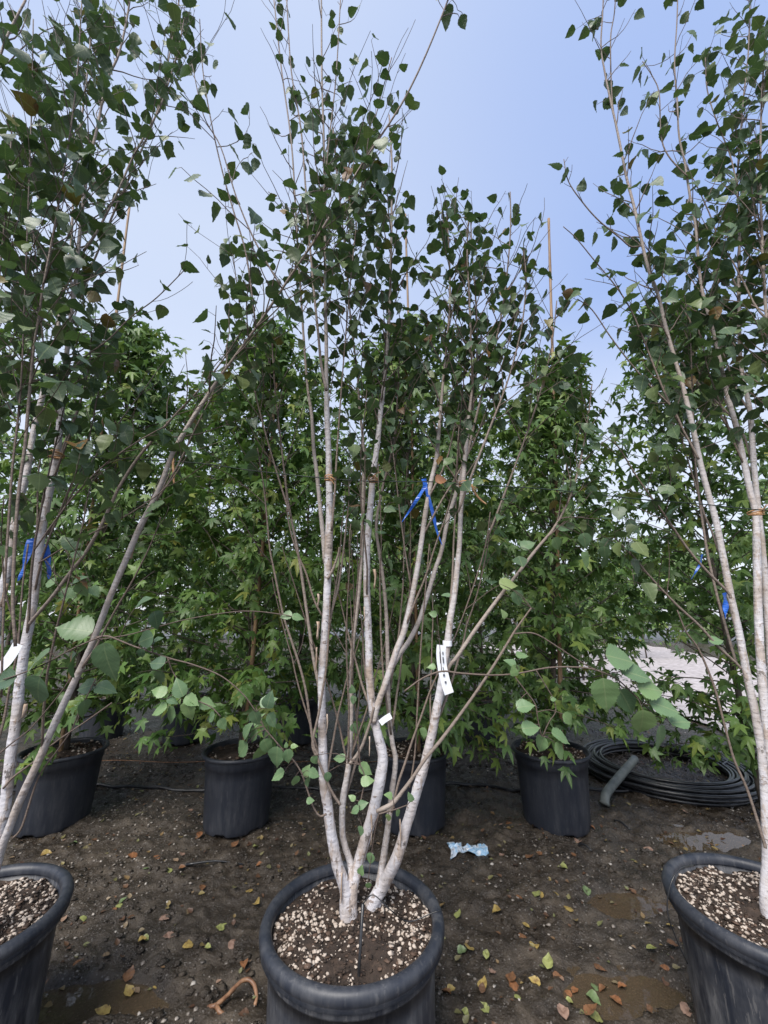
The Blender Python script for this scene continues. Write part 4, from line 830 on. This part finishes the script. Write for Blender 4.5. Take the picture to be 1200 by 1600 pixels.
# ------------------------------------------------------------------ sweetgums behind
def sweetgum(x, y, h, w, n, label, group, gold=False, nparts=300, z0=0.42, lean=(0, 0), full=True, base=0.62, thin_top=True):
    root = thing('sweetgum_tree', (x, y, z0), label, 'tree', group); org = np.array([x, y, z0]); lv = Leaves()
    top = h; tp = np.array([[x + lean[0] * t_ + 0.02 * math.sin(5 * t_ + x), y + lean[1] * t_ + 0.02 * math.cos(4 * t_), z0 + (top - z0) * t_] for t_ in np.linspace(-0.01, 1, 14)])
    mb = MB(); mb.tube(tp, np.linspace(0.024, 0.004, 14), 8, True, 0.03)
    obj('trunk', mb.mesh('trunk', M['gum_bark'], org), root)
    mb = MB(); nb = max(24, n // 26); a = random.uniform(0, 6)
    per = n / nb
    for i in range(nb):
        t_ = (i + random.random()) / nb; t_ = t_ ** (1.18 if thin_top else 1.0)
        zz = base + (top - base - 0.1) * t_; a += 2.4
        k = min(12, max(0, int((zz - z0) / (top - z0) * 13))); p = tp[k] * 1.0; p[2] = zz
        prof = (0.55 + 0.45 * min(1, t_ / 0.15)) * (1 - t_ ** 1.6) ** 0.55 + 0.12
        ln = w * prof * random.uniform(0.7, 1.15)
        d = unit(np.array([math.cos(a), math.sin(a), 0.55 + 0.5 * t_ + random.uniform(-0.25, 0.2)])); pts = [p]; q = p
        if t_ < 0.12: d[2] *= 0.3; d = unit(d)
        for s_ in range(5):
            d = unit(d + rng.standard_normal(3) * 0.14 + np.array([0, 0, -0.03])); q = q + d * ln / 5; pts.append(q)
        pts = np.array(pts); mb.tube(pts, np.linspace(0.006, 0.0016, 6), 4, False)
        for j in range(int(per * random.uniform(0.7, 1.3))):
            f = random.random() ** 0.6 * 4.99; e = int(f); f -= e
            b = pts[e] * (1 - f) + pts[e + 1] * f + rng.standard_normal(3) * 0.055
            out = unit(np.array([b[0] - x, b[1] - y, 0.0]) + rng.standard_normal(3) * 0.3)
            tip = unit(out * 0.8 + np.array([0, 0, -random.uniform(0.1, 1.1)]) + rng.standard_normal(3) * 0.3)
            nrm = np.array([0, 0, 0.9]) + out * 0.7 + rng.standard_normal(3) * 0.35
            lv.add(b, frame(tip, nrm), random.uniform(0.065, 0.115), random.randrange(3))
    obj('branches', mb.mesh('branches', M['gum_bark'], org), root)
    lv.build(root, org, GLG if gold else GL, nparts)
    return root
G2 = 'sweetgums of the second row'
sweetgum(-2.25, 3.13, 3.85, 0.95, 3400, 'sweetgum behind the leftmost birch stems, growing in the far left second-row pot', G2)
sweetgum(-1.00, 3.13, 3.8, 0.98, 3600, 'yellowish-green sweetgum between the left and central birches', G2, gold=True)  # yellow light on this tree is put into its leaf colour
sweetgum(0.20, 3.13, 3.85, 0.92, 3300, 'dark green sweetgum directly behind the central birch stems', G2)
sweetgum(1.17, 3.13, 3.6, 0.80, 2600, 'sweetgum with a tall bamboo stake, right of the central birch', G2, lean=(0.4, 0))
sweetgum(2.62, 3.15, 4.2, 0.95, 3000, 'sweetgum behind the right-edge birch, low leaves beside the hose coil', G2, z0=0.0, base=0.42)
sweetgum(-3.35, 3.13, 4.2, 0.8, 1200, 'sweetgum at the far left edge behind the birch', G2, nparts=100)
G3 = 'sweetgums of the third row'
for (x, l, n) in ((-3.25, 'shaded sweetgum behind the far left second-row tree', 1500), (-2.25, 'shaded sweetgum between the two left second-row trees', 1700), (-0.98, 'shaded sweetgum just left of and behind the central birch', 1700),
               (0.05, 'shaded sweetgum farther back straight behind the central birch', 1500), (1.12, 'shaded sweetgum behind the tall bamboo stake', 1700), (2.3, 'shaded sweetgum behind the hose coil', 1600), (-4.4, 'shaded sweetgum far back at the left edge', 1000)):
    sweetgum(x, 4.95 + 0.1 * math.sin(x * 9), 4.4 + 0.3 * math.sin(x * 3), 1.0, int(n * 1.35), l, G3, nparts=0)
G4 = 'sweetgums of the rows farther back'
NTH = ('first', 'second', 'third', 'fourth', 'fifth', 'sixth', 'seventh', 'eighth')
for i, x in enumerate((-5.8, -4.6, -3.4, -2.2, -1.0, 0.2, 1.4, 2.6)):
    sweetgum(x, 6.8 + 0.15 * math.sin(i * 5), 4.3 + 0.3 * math.sin(i * 3), 0.9, 1000, '%s sweetgum from the left in the fourth row, glimpsed through nearer foliage' % NTH[i], G4, nparts=0, z0=0.0, base=0.4)
for i, x in enumerate((-5.2, -3.6, -2.0, -0.4, 1.2, 2.8, 4.2)):
    sweetgum(x, 9.2 + 0.3 * math.sin(i * 5), 4.8 + 0.4 * math.sin(i * 3), 1.1, 800, '%s sweetgum from the left in the rearmost row, glimpsed through nearer foliage' % NTH[i], G4, nparts=0, z0=0.0, base=0.3)
for i, x in enumerate((5.2, 6.8, 8.3)):
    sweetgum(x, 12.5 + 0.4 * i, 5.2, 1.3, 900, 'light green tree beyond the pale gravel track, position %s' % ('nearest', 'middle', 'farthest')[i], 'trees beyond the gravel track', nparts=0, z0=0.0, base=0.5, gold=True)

lv = Leaves()
for i in range(5200):
    a = random.uniform(-1.25, 1.25); d = 24 + 7 * random.random(); x, y = d * math.sin(a), d * math.cos(a)
    hh = 6.0 + 2.2 * math.sin(a * 9) + 1.2 * math.sin(a * 23 + 1); z = 0.2 + hh * random.random() ** 0.8
    tip = rng.standard_normal(3); lv.add((x, y, z), frame(tip, rng.standard_normal(3) + np.array([0, -0.6, 0.8])), random.uniform(0.5, 1.0), random.randrange(3))
_b = set(bpy.data.objects); lv.build(None, (0, 0, 0), GL, 0)
for o in set(bpy.data.objects) - _b: o.name = 'treeline'; tag(o, 'distant belt of trees closing off the nursery', 'treeline', None, 'stuff')

# ------------------------------------------------------------------ bamboo stakes
def stake(p0, p1, r, label):
    p0, p1 = np.array(p0, float), np.array(p1, float); n = 25; pts, rad = [], []
    for i in range(n):
        t_ = i / (n - 1); pts.append(p0 * (1 - t_) + p1 * t_ + np.array([0.006 * math.sin(4 * t_), 0, 0])); rad.append(r * (1.16 if i % 3 == 0 else 1.0) * (1 - 0.25 * t_))
    mb = MB(); mb.tube(pts, rad, 8); one('bamboo_stake', mb, M['bamboo'], label, 'stake', 'bamboo stakes', org=p0)
stake((-2.22, 3.06, 0.30), at(203, 322, 3.10), 0.013, 'bamboo stake in the far left second-row pot, behind the white stems')
stake((-0.965, 3.04, 0.30), (-0.93, 3.05, 3.3), 0.016, 'bamboo stake in the footed pot left of the central birch')
stake((0.24, 3.05, 0.30), at(634, 335, 3.08), 0.012, 'bamboo stake straight behind the central birch, tip among its leaves')
stake((1.21, 3.06, 0.30), at(858, 342, 3.08), 0.0155, 'tall bamboo stake whose tip stands against the open sky right of the central birch')

# ------------------------------------------------------------------ wire, ties, ribbons, tags
wp = [(-200, 700), (0, 708), (85, 712), (290, 722), (400, 736), (515, 748), (583, 752), (682, 753), (724, 757), (850, 764), (1000, 780), (1100, 788), (1180, 796), (1400, 812)]
WPTS = smooth_path([at(x, y, 1.46 if x < 1050 else 1.475) for x, y in wp], 6)
mb = MB(); mb.tube(WPTS, 0.0022, 5); one('support_wire', mb, M['wire'], 'thin dark green wire stretched across all three birches', 'wire')
def tie(px, py, r, label, tails=2, Y=1.485):
    c = at(px, py, Y); mb = MB()
    for k in range(4):
        a = np.linspace(0, 6.6, 18); rr = r * (1 + 0.08 * k * math.sin(3 * k))
        mb.tube(np.stack([c[0] + rr * np.cos(a), c[1] + rr * np.sin(a), c[2] + 0.004 * (k - 1.5) + 0.004 * np.sin(a + k)], -1), 0.0024, 5)
    for k in range(tails):
        d = np.array([random.uniform(-0.3, 0.9), -0.4, random.uniform(-1, 0.8)]); d = unit(d)
        s0 = c + np.array([0, -r - 0.002, 0]); mb.tube(smooth_path([s0, s0 + d * 0.02 + np.array([0, -0.008, 0]), s0 + d * 0.045 + np.array([0.01, 0, -0.01])], 3), np.linspace(0.0026, 0.0014, 7), 5)
    one('twine_tie', mb, M['twine'], label, 'tie', 'twine ties on the wire', org=c)
tie(515, 748, 0.0175, 'brown twine tie holding the central birch\'s leftmost thick stem to the wire')
tie(583, 751, 0.0165, 'brown twine tie on the middle stem of the central birch')
tie(724, 757, 0.015, 'brown twine tie with loose ends on the right stem of the central birch', 3)
tie(87, 712, 0.024, 'brown twine tie on the left birch\'s upright stem', 2, 1.44)
tie(1181, 802, 0.024, 'brown twine tie on the right-edge birch', 2, 1.53)
for pts, lab in (([(738, 757), (741, 768), (750, 780), (760, 788)], 'loose tan strip hanging from the wire right of the central birch'), ([(270, 716), (271, 735), (272, 758), (274, 770)], 'short tan strip hanging beside the leaning left stem')):
    mb = MB(); P = smooth_path([at(x, y, 1.43) for x, y in pts], 4); mb.tube(P, np.linspace(0.005, 0.003, len(P)), 6, True, 0.12)
    one('dry_strip', mb, M['twine'], lab, 'strip')
def ribbon(pts, w, Y, label, k=0.0):
    P = smooth_path([at(x, y, Y, k) for x, y in pts], 5); n = len(P); v, f = [], []
    for i, p in enumerate(P):
        tw = 0.5 * math.sin(i * 0.55); sd_ = np.array([math.cos(tw), math.sin(tw), 0.25]); sd_ = unit(sd_) * w / 2 * (1.0 if i < n * 0.6 else max(0.12, (n - i) / (n * 0.4)))
        v += [p - sd_, p + sd_]
    for i in range(n - 1): f.append((2 * i, 2 * i + 1, 2 * i + 3, 2 * i + 2))
    mb = MB(); mb.add(v, f); o = one('blue_ribbon', mb, M['ribbon'], label, 'ribbon', 'blue plastic ribbons', org=P[0], smooth=False)
    s_ = o.modifiers.new('thickness', 'SOLIDIFY'); s_.thickness = 0.001
ribbon([(662, 748), (664, 760), (655, 775), (642, 795), (628, 816)], 0.020, 1.50, 'blue ribbon with a pointed end hanging left of the central birch\'s slanting stem')
ribbon([(664, 755), (668, 772), (676, 800), (682, 828), (691, 852)], 0.014, 1.58, 'narrow blue ribbon behind the central birch\'s slanting stem')
ribbon([(48, 842), (42, 870), (36, 892), (28, 908)], 0.026, 1.50, 'blue ribbon left of the left birch\'s upright stem')
ribbon([(70, 850), (74, 872), (77, 892), (76, 905)], 0.024, 1.50, 'blue ribbon right of the left birch\'s upright stem')
ribbon([(1132, 926), (1133, 940), (1134, 952), (1133, 966)], 0.020, 1.56, 'short blue ribbon behind the right birch\'s front stem')
ribbon([(1097, 866), (1094, 880), (1088, 892), (1080, 905)], 0.012, 1.70, 'faint blue ribbon in foliage left of the right birch')
def plant_tag(pts, w, Y, label, bars):
    P = smooth_path([at(x, y, Y) for x, y in pts], 4); n = len(P); v, f = [], []; t_ = thing('plant_tag', P[0], label, 'label', 'white plant labels')
    sds = []
    for i, p in enumerate(P):
        tg = unit(P[min(n - 1, i + 1)] - P[max(0, i - 1)]); sd_ = unit(np.cross(tg, np.array([0.15, -1, 0.1]))) ; sds.append((sd_, tg)); v += [p - sd_ * w / 2, p + sd_ * w / 2]
    for i in range(n - 1): f.append((2 * i, 2 * i + 1, 2 * i + 3, 2 * i + 2))
    mb = MB(); mb.add(v, f); o = obj('strip', mb.mesh('strip', M['tag'], P[0], False), t_); s_ = o.modifiers.new('thickness', 'SOLIDIFY'); s_.thickness = 0.0008
    if bars:
        mb = MB()
        for (u, s0, s1, hw) in bars:
            i = int(s0 * (n - 1)); j = max(i + 1, int(s1 * (n - 1)))
            a_, b_ = P[i], P[min(n - 1, j)]; sd_, tg = sds[i]; nn = unit(np.cross(sd_, tg)); nn = nn if nn[1] < 0 else -nn
            a_ = a_ + (b_ - a_) * 0; L_ = (b_ - a_) * (s1 - s0) * (n - 1) / max(1, (j - i)) 
            c_ = a_ + L_ * 0.5 + sd_ * u * w + nn * 0.0030
            mb.box(c_, L_ * 0.5, sd_ * hw * w, nn * 0.0004)
        obj('print', mb.mesh('print', M['ink'], P[0], False), o)
    return t_, P[0]
tg_c, tg_p = plant_tag([(690, 1008), (689, 1022), (691, 1042), (696, 1064), (702, 1084)], 0.034, 1.49, 'white printed plant label hanging on the central birch\'s right stem',
          [(-0.18, 0.24, 0.31, 0.06), (-0.18, 0.33, 0.40, 0.06), (-0.18, 0.42, 0.48, 0.06), (0.16, 0.22, 0.46, 0.035), (-0.05, 0.50, 0.60, 0.035), (0.02, 0.68, 0.72, 0.09), (0.04, 0.76, 0.80, 0.09)])
plant_tag([(611, 1118), (606, 1121), (600, 1125), (594, 1130)], 0.020, 1.50, 'small white tag end on a thin stem in the middle of the central birch', None)
plant_tag([(28, 1006), (20, 1020), (8, 1036), (-10, 1050)], 0.030, 1.25, 'white plant label curling at the left edge on the left birch', None)
# cuff of the tag around the stem
mb = MB(); c = at(699, 1006, 1.555); a = np.linspace(0, 2 * math.pi, 17)
mb.v = [tuple(c + np.array([0.0175 * math.cos(q), 0.0175 * math.sin(q), z])) for z in (-0.008, 0.012) for q in a[:-1]]; mb.r = [0] * 32
mb.f = [(i, (i + 1) % 16, 16 + (i + 1) % 16, 16 + i) for i in range(16)]
obj('loop', mb.mesh('loop', M['tag'], tg_p), tg_c)
# red-brown dead leaf caught on the wire
mb = MB(); v, f, uv, _ = BL[1]; Rm = frame((0.9, 0.1, 0.25), (0.1, -1, 0.3)); mb.add((v @ Rm.T) * 0.05 + at(680, 752, 1.44), [tuple(q) for q in f])
one('caught_leaf', mb, M['dead_brown'], 'red-brown dead leaf caught on the wire beside the slanting stem', 'leaf')

# ------------------------------------------------------------------ irrigation gear
mb = MB(); X = np.linspace(-4.5, 2.75, 60); mb.tube(np.stack([X, 3.62 + 0.02 * np.sin(X * 2.1), 0.014 + np.array([gz(x, 3.62) for x in X]) + 0.004 * np.sin(X * 5)], -1), 0.0115, 8)
one('irrigation_pipe', mb, M['hose'], 'black irrigation pipe lying along the second row of pots', 'pipe')
mb = MB(); X = np.linspace(-4.5, 0.0, 40); mb.tube(np.stack([X, 4.22 + 0.03 * np.sin(X * 1.3), 0.02 + 0.006 * np.sin(X * 7)], -1), 0.003, 5)
one('rusty_wire', mb, M['rust'], 'thin rust-coloured wire on the soil behind the second-row pots', 'wire')
HC = np.array([2.47, 3.98]); mb = MB(); turns = 24; a = np.linspace(0, turns * 2 * math.pi, turns * 44)
lay = np.floor(a / (2 * math.pi)); rr = 0.665 - 0.024 * (lay % 8) - 0.014 * np.sin(a * 0.37 + lay) ; hz = 0.016 + 0.026 * np.floor(lay / 6) + 0.010 * np.sin(a * 0.9 + lay * 2)
mb.tube(np.stack([HC[0] + rr * np.cos(a) * (1 + 0.01 * np.sin(lay * 4)), HC[1] + rr * 0.98 * np.sin(a) + 0.012 * np.sin(lay * 3), np.maximum(0.014, hz)], -1), 0.0125, 7)
one('hose_coil', mb, M['hose'], 'large loose coil of black irrigation hose on the ground', 'hose', org=(HC[0], HC[1], 0))
mb = MB()
for i in range(170):
    a0 = random.uniform(0, 6.28); r0 = 0.46 * math.sqrt(random.random()); p = np.array([HC[0] + r0 * math.cos(a0), HC[1] + r0 * math.sin(a0), 0.02])
    d = np.array([random.uniform(-1, 1), random.uniform(-1, 1), random.uniform(0.0, 0.3)]) * 0.09
    mb.tube(smooth_path([p, p + d * 0.5 + np.array([0, 0, 0.02]), p + d], 2), 0.0013, 3, False)
tag(one('dry_grass', mb, M['dry_grass'], 'tangle of dry grass inside the hose coil', 'grass', org=(HC[0], HC[1], 0)), kind='stuff')
p0 = ground_at(945, 1262, 0.0); p1 = at(992, 1186, p0[1] + 0.42); mb = MB()
pp = smooth_path([p0 + np.array([-0.0, 0, 0.02]), p0 + (p1 - p0) * 0.12 + np.array([-0.01, 0, 0.05]), p0 + (p1 - p0) * 0.5 + np.array([-0.01, 0, 0.03]), p1], 5)
mb.tube(pp, np.concatenate([[0.036], np.full(len(pp) - 1, 0.031)]), 14)
one('grey_pipe', mb, M['greypipe'], 'short bent grey plastic pipe leaning by the hose coil', 'pipe', org=p0)
# drip spike and its tube in the central pot
sp0 = at(561, 1478, 1.36); sp0[2] = 0.41; sp1 = at(567, 1412, 1.37); mb = MB(); mb.tube([sp0 - np.array([0, 0, 0.03]), sp0, sp1], [0.0025, 0.004, 0.0045], 8)
tb = smooth_path([sp1, sp1 + np.array([0.03, 0.0, 0.02]), sp1 + np.array([0.08, -0.01, -0.01]), at(640, 1440, 1.40), at(690, 1385 + 60, 1.40) + np.array([0.01, 0, 0.03]), at(694, 1500, 1.36), at(688, 1560, 1.36), ground_at(690, 1598)], 6)
t_ = thing('drip_spike', sp0, 'black drip irrigation spike with thin tube in the central pot', 'irrigation spike')
spk = obj('spike', mb.mesh('spike', M['hose'], sp0), t_)
mb = MB(); mb.tube(tb[:len(tb) * 4 // 7], 0.0016, 5); obj('tube', mb.mesh('tube', M['hose'], sp0), spk)
rt_ = smooth_path([at(1085, 1352, 1.52), at(1062, 1358, 1.46), at(1047, 1385, 1.44), at(1043, 1425, 1.45), at(1058, 1470, 1.47), at(1074, 1505, 1.49)], 6)
mb = MB(); mb.tube(rt_, 0.0022, 6); one('drip_tube', mb, M['hose'], 'thin black tube looping over the rim of the right-edge pot', 'tube')

# ------------------------------------------------------------------ small litter
def crumple(px, py, w, d, h, label):
    c = ground_at(px, py); n, m_ = 16, 8; v, f = [], []
    for i in range(n):
        for j in range(m_):
            u, s = i / (n - 1) - 0.5, j / (m_ - 1) - 0.5
            pinch = 0.35 + abs(u + 0.05) * 1.4
            v.append((c[0] + u * w + rng.normal(0, 0.006), c[1] + s * d * pinch + rng.normal(0, 0.005), gz(c[0] + u * w, c[1]) + 0.012 + abs(h * (0.5 - abs(s)) * (0.4 + pinch)) + rng.normal(0, 0.005)))
    for i in range(n - 1):
        for j in range(m_ - 1): a = i * m_ + j; f.append((a, a + m_, a + m_ + 1, a + 1))
    mb = MB(); mb.add(v, f); one('plastic_wrapper', mb, M['wrapper'], label, 'wrapper', smooth=False)
crumple(730, 1329, 0.22, 0.15, 0.05, 'crumpled blue and white plastic wrapper on the mud right of the central birch')
q = lambda x, y, z: ground_at(x, y, 0.0) + np.array([0, 0, z])
P = smooth_path([q(324, 1586, 0.02), q(336, 1588, 0.03), q(352, 1577, 0.035), q(366, 1564, 0.04), q(380, 1555, 0.045), q(393, 1556, 0.04), q(400, 1568, 0.025), q(398, 1580, 0.015)], 4)
mb = MB(); mb.tube(P, np.linspace(0.008, 0.006, len(P)), 7, True, 0.12); mb.tube([q(336, 1588, 0.03), q(342, 1596, 0.025), q(352, 1597, 0.02)], [0.008, 0.007, 0.005], 7)
one('dry_stalk', mb, M['stalk'], 'curved brown dry stalk on the mud left of the central pot', 'stalk')

# pale chalky patch by the puddle on the right
DEAD = {k: M['dead_' + k] for k in ('yellow', 'lime', 'green', 'brown', 'orange', 'pink')}
WORDS = {'yellow': 'yellow', 'lime': 'yellow-green', 'green': 'green', 'brown': 'dark brown', 'orange': 'orange-brown', 'pink': 'pinkish-tan'}
FL = {}
for c_, m in DEAD.items():
    FL[c_] = [birch_leaf_mesh('fallen_leaf', m, a, b, t2, 0.40, 40 + i)[3] for i, (a, b, t2) in enumerate([(0.35, -0.25, 0.3), (0.7, -0.15, -0.3), (-0.2, 0.15, 0.2)])]
spots = []
def sp(c, *xy):
    for x, y in xy: spots.append((c, x, y))
sp('yellow', (62, 1342), (215, 1476), (292, 1492), (395, 1394), (398, 1409), (205, 1549), (243, 1538), (172, 1575), (868, 1371 + 27), (828, 1446), (897, 1429), (752, 1556), (835, 1471), (1040, 1443), (845, 1538), (848, 1397), (735, 1480), (783, 1422), (700, 1562))
sp('lime', (130, 1431), (184, 1416), (232, 1468), (318, 1492), (403, 1311 + 10), (350, 1460), (354, 1446), (888, 1365), (836, 1407), (855, 1513), (895, 1559), (804, 1557), (713, 1435), (760, 1500), (1037, 1365), (1010, 1485), (270, 1357), (940, 1588), (990, 1342), (722, 1592), (764, 1592))
sp('green', (186, 1409), (120, 1320), (230, 1357), (715, 1484), (925, 1535), (919, 1397), (690, 1290), (915, 1545))
sp('brown', (240, 1340), (215, 1335), (400, 1352), (818, 1414), (806, 1528), (890, 1540), (900, 1536), (955, 1548), (1047, 1520), (965, 1536), (310, 1310), (800, 1290), (930, 1300), (380, 1512), (112, 1518))
sp('orange', (278, 1360), (315, 1391), (197, 1527), (182, 1421), (848, 1343), (900, 1345), (796, 1532), (875, 1520), (946, 1535), (705, 1565), (928, 1508), (1060, 1488), (810, 1460), (362, 1322), (915, 1592), (823, 1352))
sp('pink', (285, 1335), (272, 1472), (356, 1482), (296, 1268), (772, 1515), (1050, 1500), (1065, 1590), (885, 1595), (786, 1340), (252, 1432), (1020, 1325), (780, 1295), (1073, 1270), (905, 1312))
info = []
for c_, px, py in spots:
    g = ground_at(px, py); zz = max(gz(g[0], g[1]), WATER_Z) + 0.006
    reg = 'left of the middle pot' if px < 410 else ('between middle and right pots' if py > 1380 else 'behind the middle pot')
    info.append((c_, reg, px, g, zz))
ORD = ['leftmost', 'second from left', 'third from left', 'fourth from left', 'fifth from left', 'sixth from left', 'seventh from left', 'eighth from left', 'ninth from left', 'tenth from left', 'eleventh from left', 'twelfth from left', 'thirteenth from left']
buckets = {}
for it in info: buckets.setdefault((it[0], it[1]), []).append(it)
for (c_, reg), L in buckets.items():
    L.sort(key=lambda t: t[2])
    for i, (_, _, px, g, zz) in enumerate(L):
        o = obj('fallen_leaf', random.choice(FL[c_]), None, (g[0], g[1], zz))
        s_ = random.uniform(0.030, 0.058); o.scale = (s_, s_, s_); o.rotation_euler = (random.uniform(-0.25, 0.25), random.uniform(-0.25, 0.25), random.uniform(0, 6.28))
        lab = ('only %s fallen leaf %s' % (WORDS[c_], reg)) if len(L) == 1 else '%s of the %s fallen leaves %s' % (ORD[min(i, 12)], WORDS[c_], reg)
        tag(o, lab, 'leaf', 'fallen leaves on the mud')
# countless small scraps of leaf between them
class _S: pass
lv = Leaves()
for i in range(2400):
    x = random.uniform(-3.2, 3.4); y = 0.9 + 4.4 * random.random() ** 1.1
    z = max(gz(x, y), WATER_Z) + 0.003
    a = random.uniform(0, 6.28); lv.add((x, y, z), frame((math.cos(a), math.sin(a), random.uniform(-0.1, 0.3)), (random.gauss(0, .2), random.gauss(0, .2), 1)), random.uniform(0.010, 0.036), random.randrange(3))
root = bpy.data.objects.new('leaf_litter_tmp', None)
m, t, b = mat('litter'); g = N(t, 'ShaderNodeNewGeometry'); cr_ = ramp(t, [(0, (0.05, 0.025, 0.015)), (0.4, (0.12, 0.065, 0.035)), (0.6, (0.20, 0.15, 0.06)), (0.75, (0.12, 0.13, 0.055)), (1, (0.22, 0.14, 0.10))])
t.links.new(g.outputs['Random Per Island'], cr_.inputs[0]); t.links.new(cr_.outputs[0], b.inputs['Base Color']); b.inputs['Roughness'].default_value = 0.5
LIT = [birch_leaf_mesh('litter', m, 0.5, -0.2, 0.2, 0.36, 70 + i) for i in range(3)]
before = set(bpy.data.objects); lv.build(None, (0, 0, 0), LIT, 0)
for o in set(bpy.data.objects) - before:
    o.name = 'leaf_litter'; tag(o, 'small scraps of dead leaf strewn over the soil', 'leaf litter', None, 'stuff')
bpy.data.objects.remove(root)
# twigs lying about
for (a_, b_, l) in (((960, 1283), (985, 1297), 'short black stick on the gravel near the right pot'), ((290, 1355), (380, 1348), 'thin dark twig on the mud left of the central pot'), ((905, 1325), (925, 1337), 'stubby dark stick behind the right pot')):
    A, B = ground_at(*a_), ground_at(*b_); mb = MB(); A[2] = gz(A[0], A[1]) + 0.008; B[2] = gz(B[0], B[1]) + 0.008
    mb.tube(smooth_path([A, (A + B) / 2 + np.array([0, 0.01, 0.012]), B], 4), np.linspace(0.007, 0.004, 9), 6, True, 0.1); one('twig', mb, M['hose'], l, 'twig')
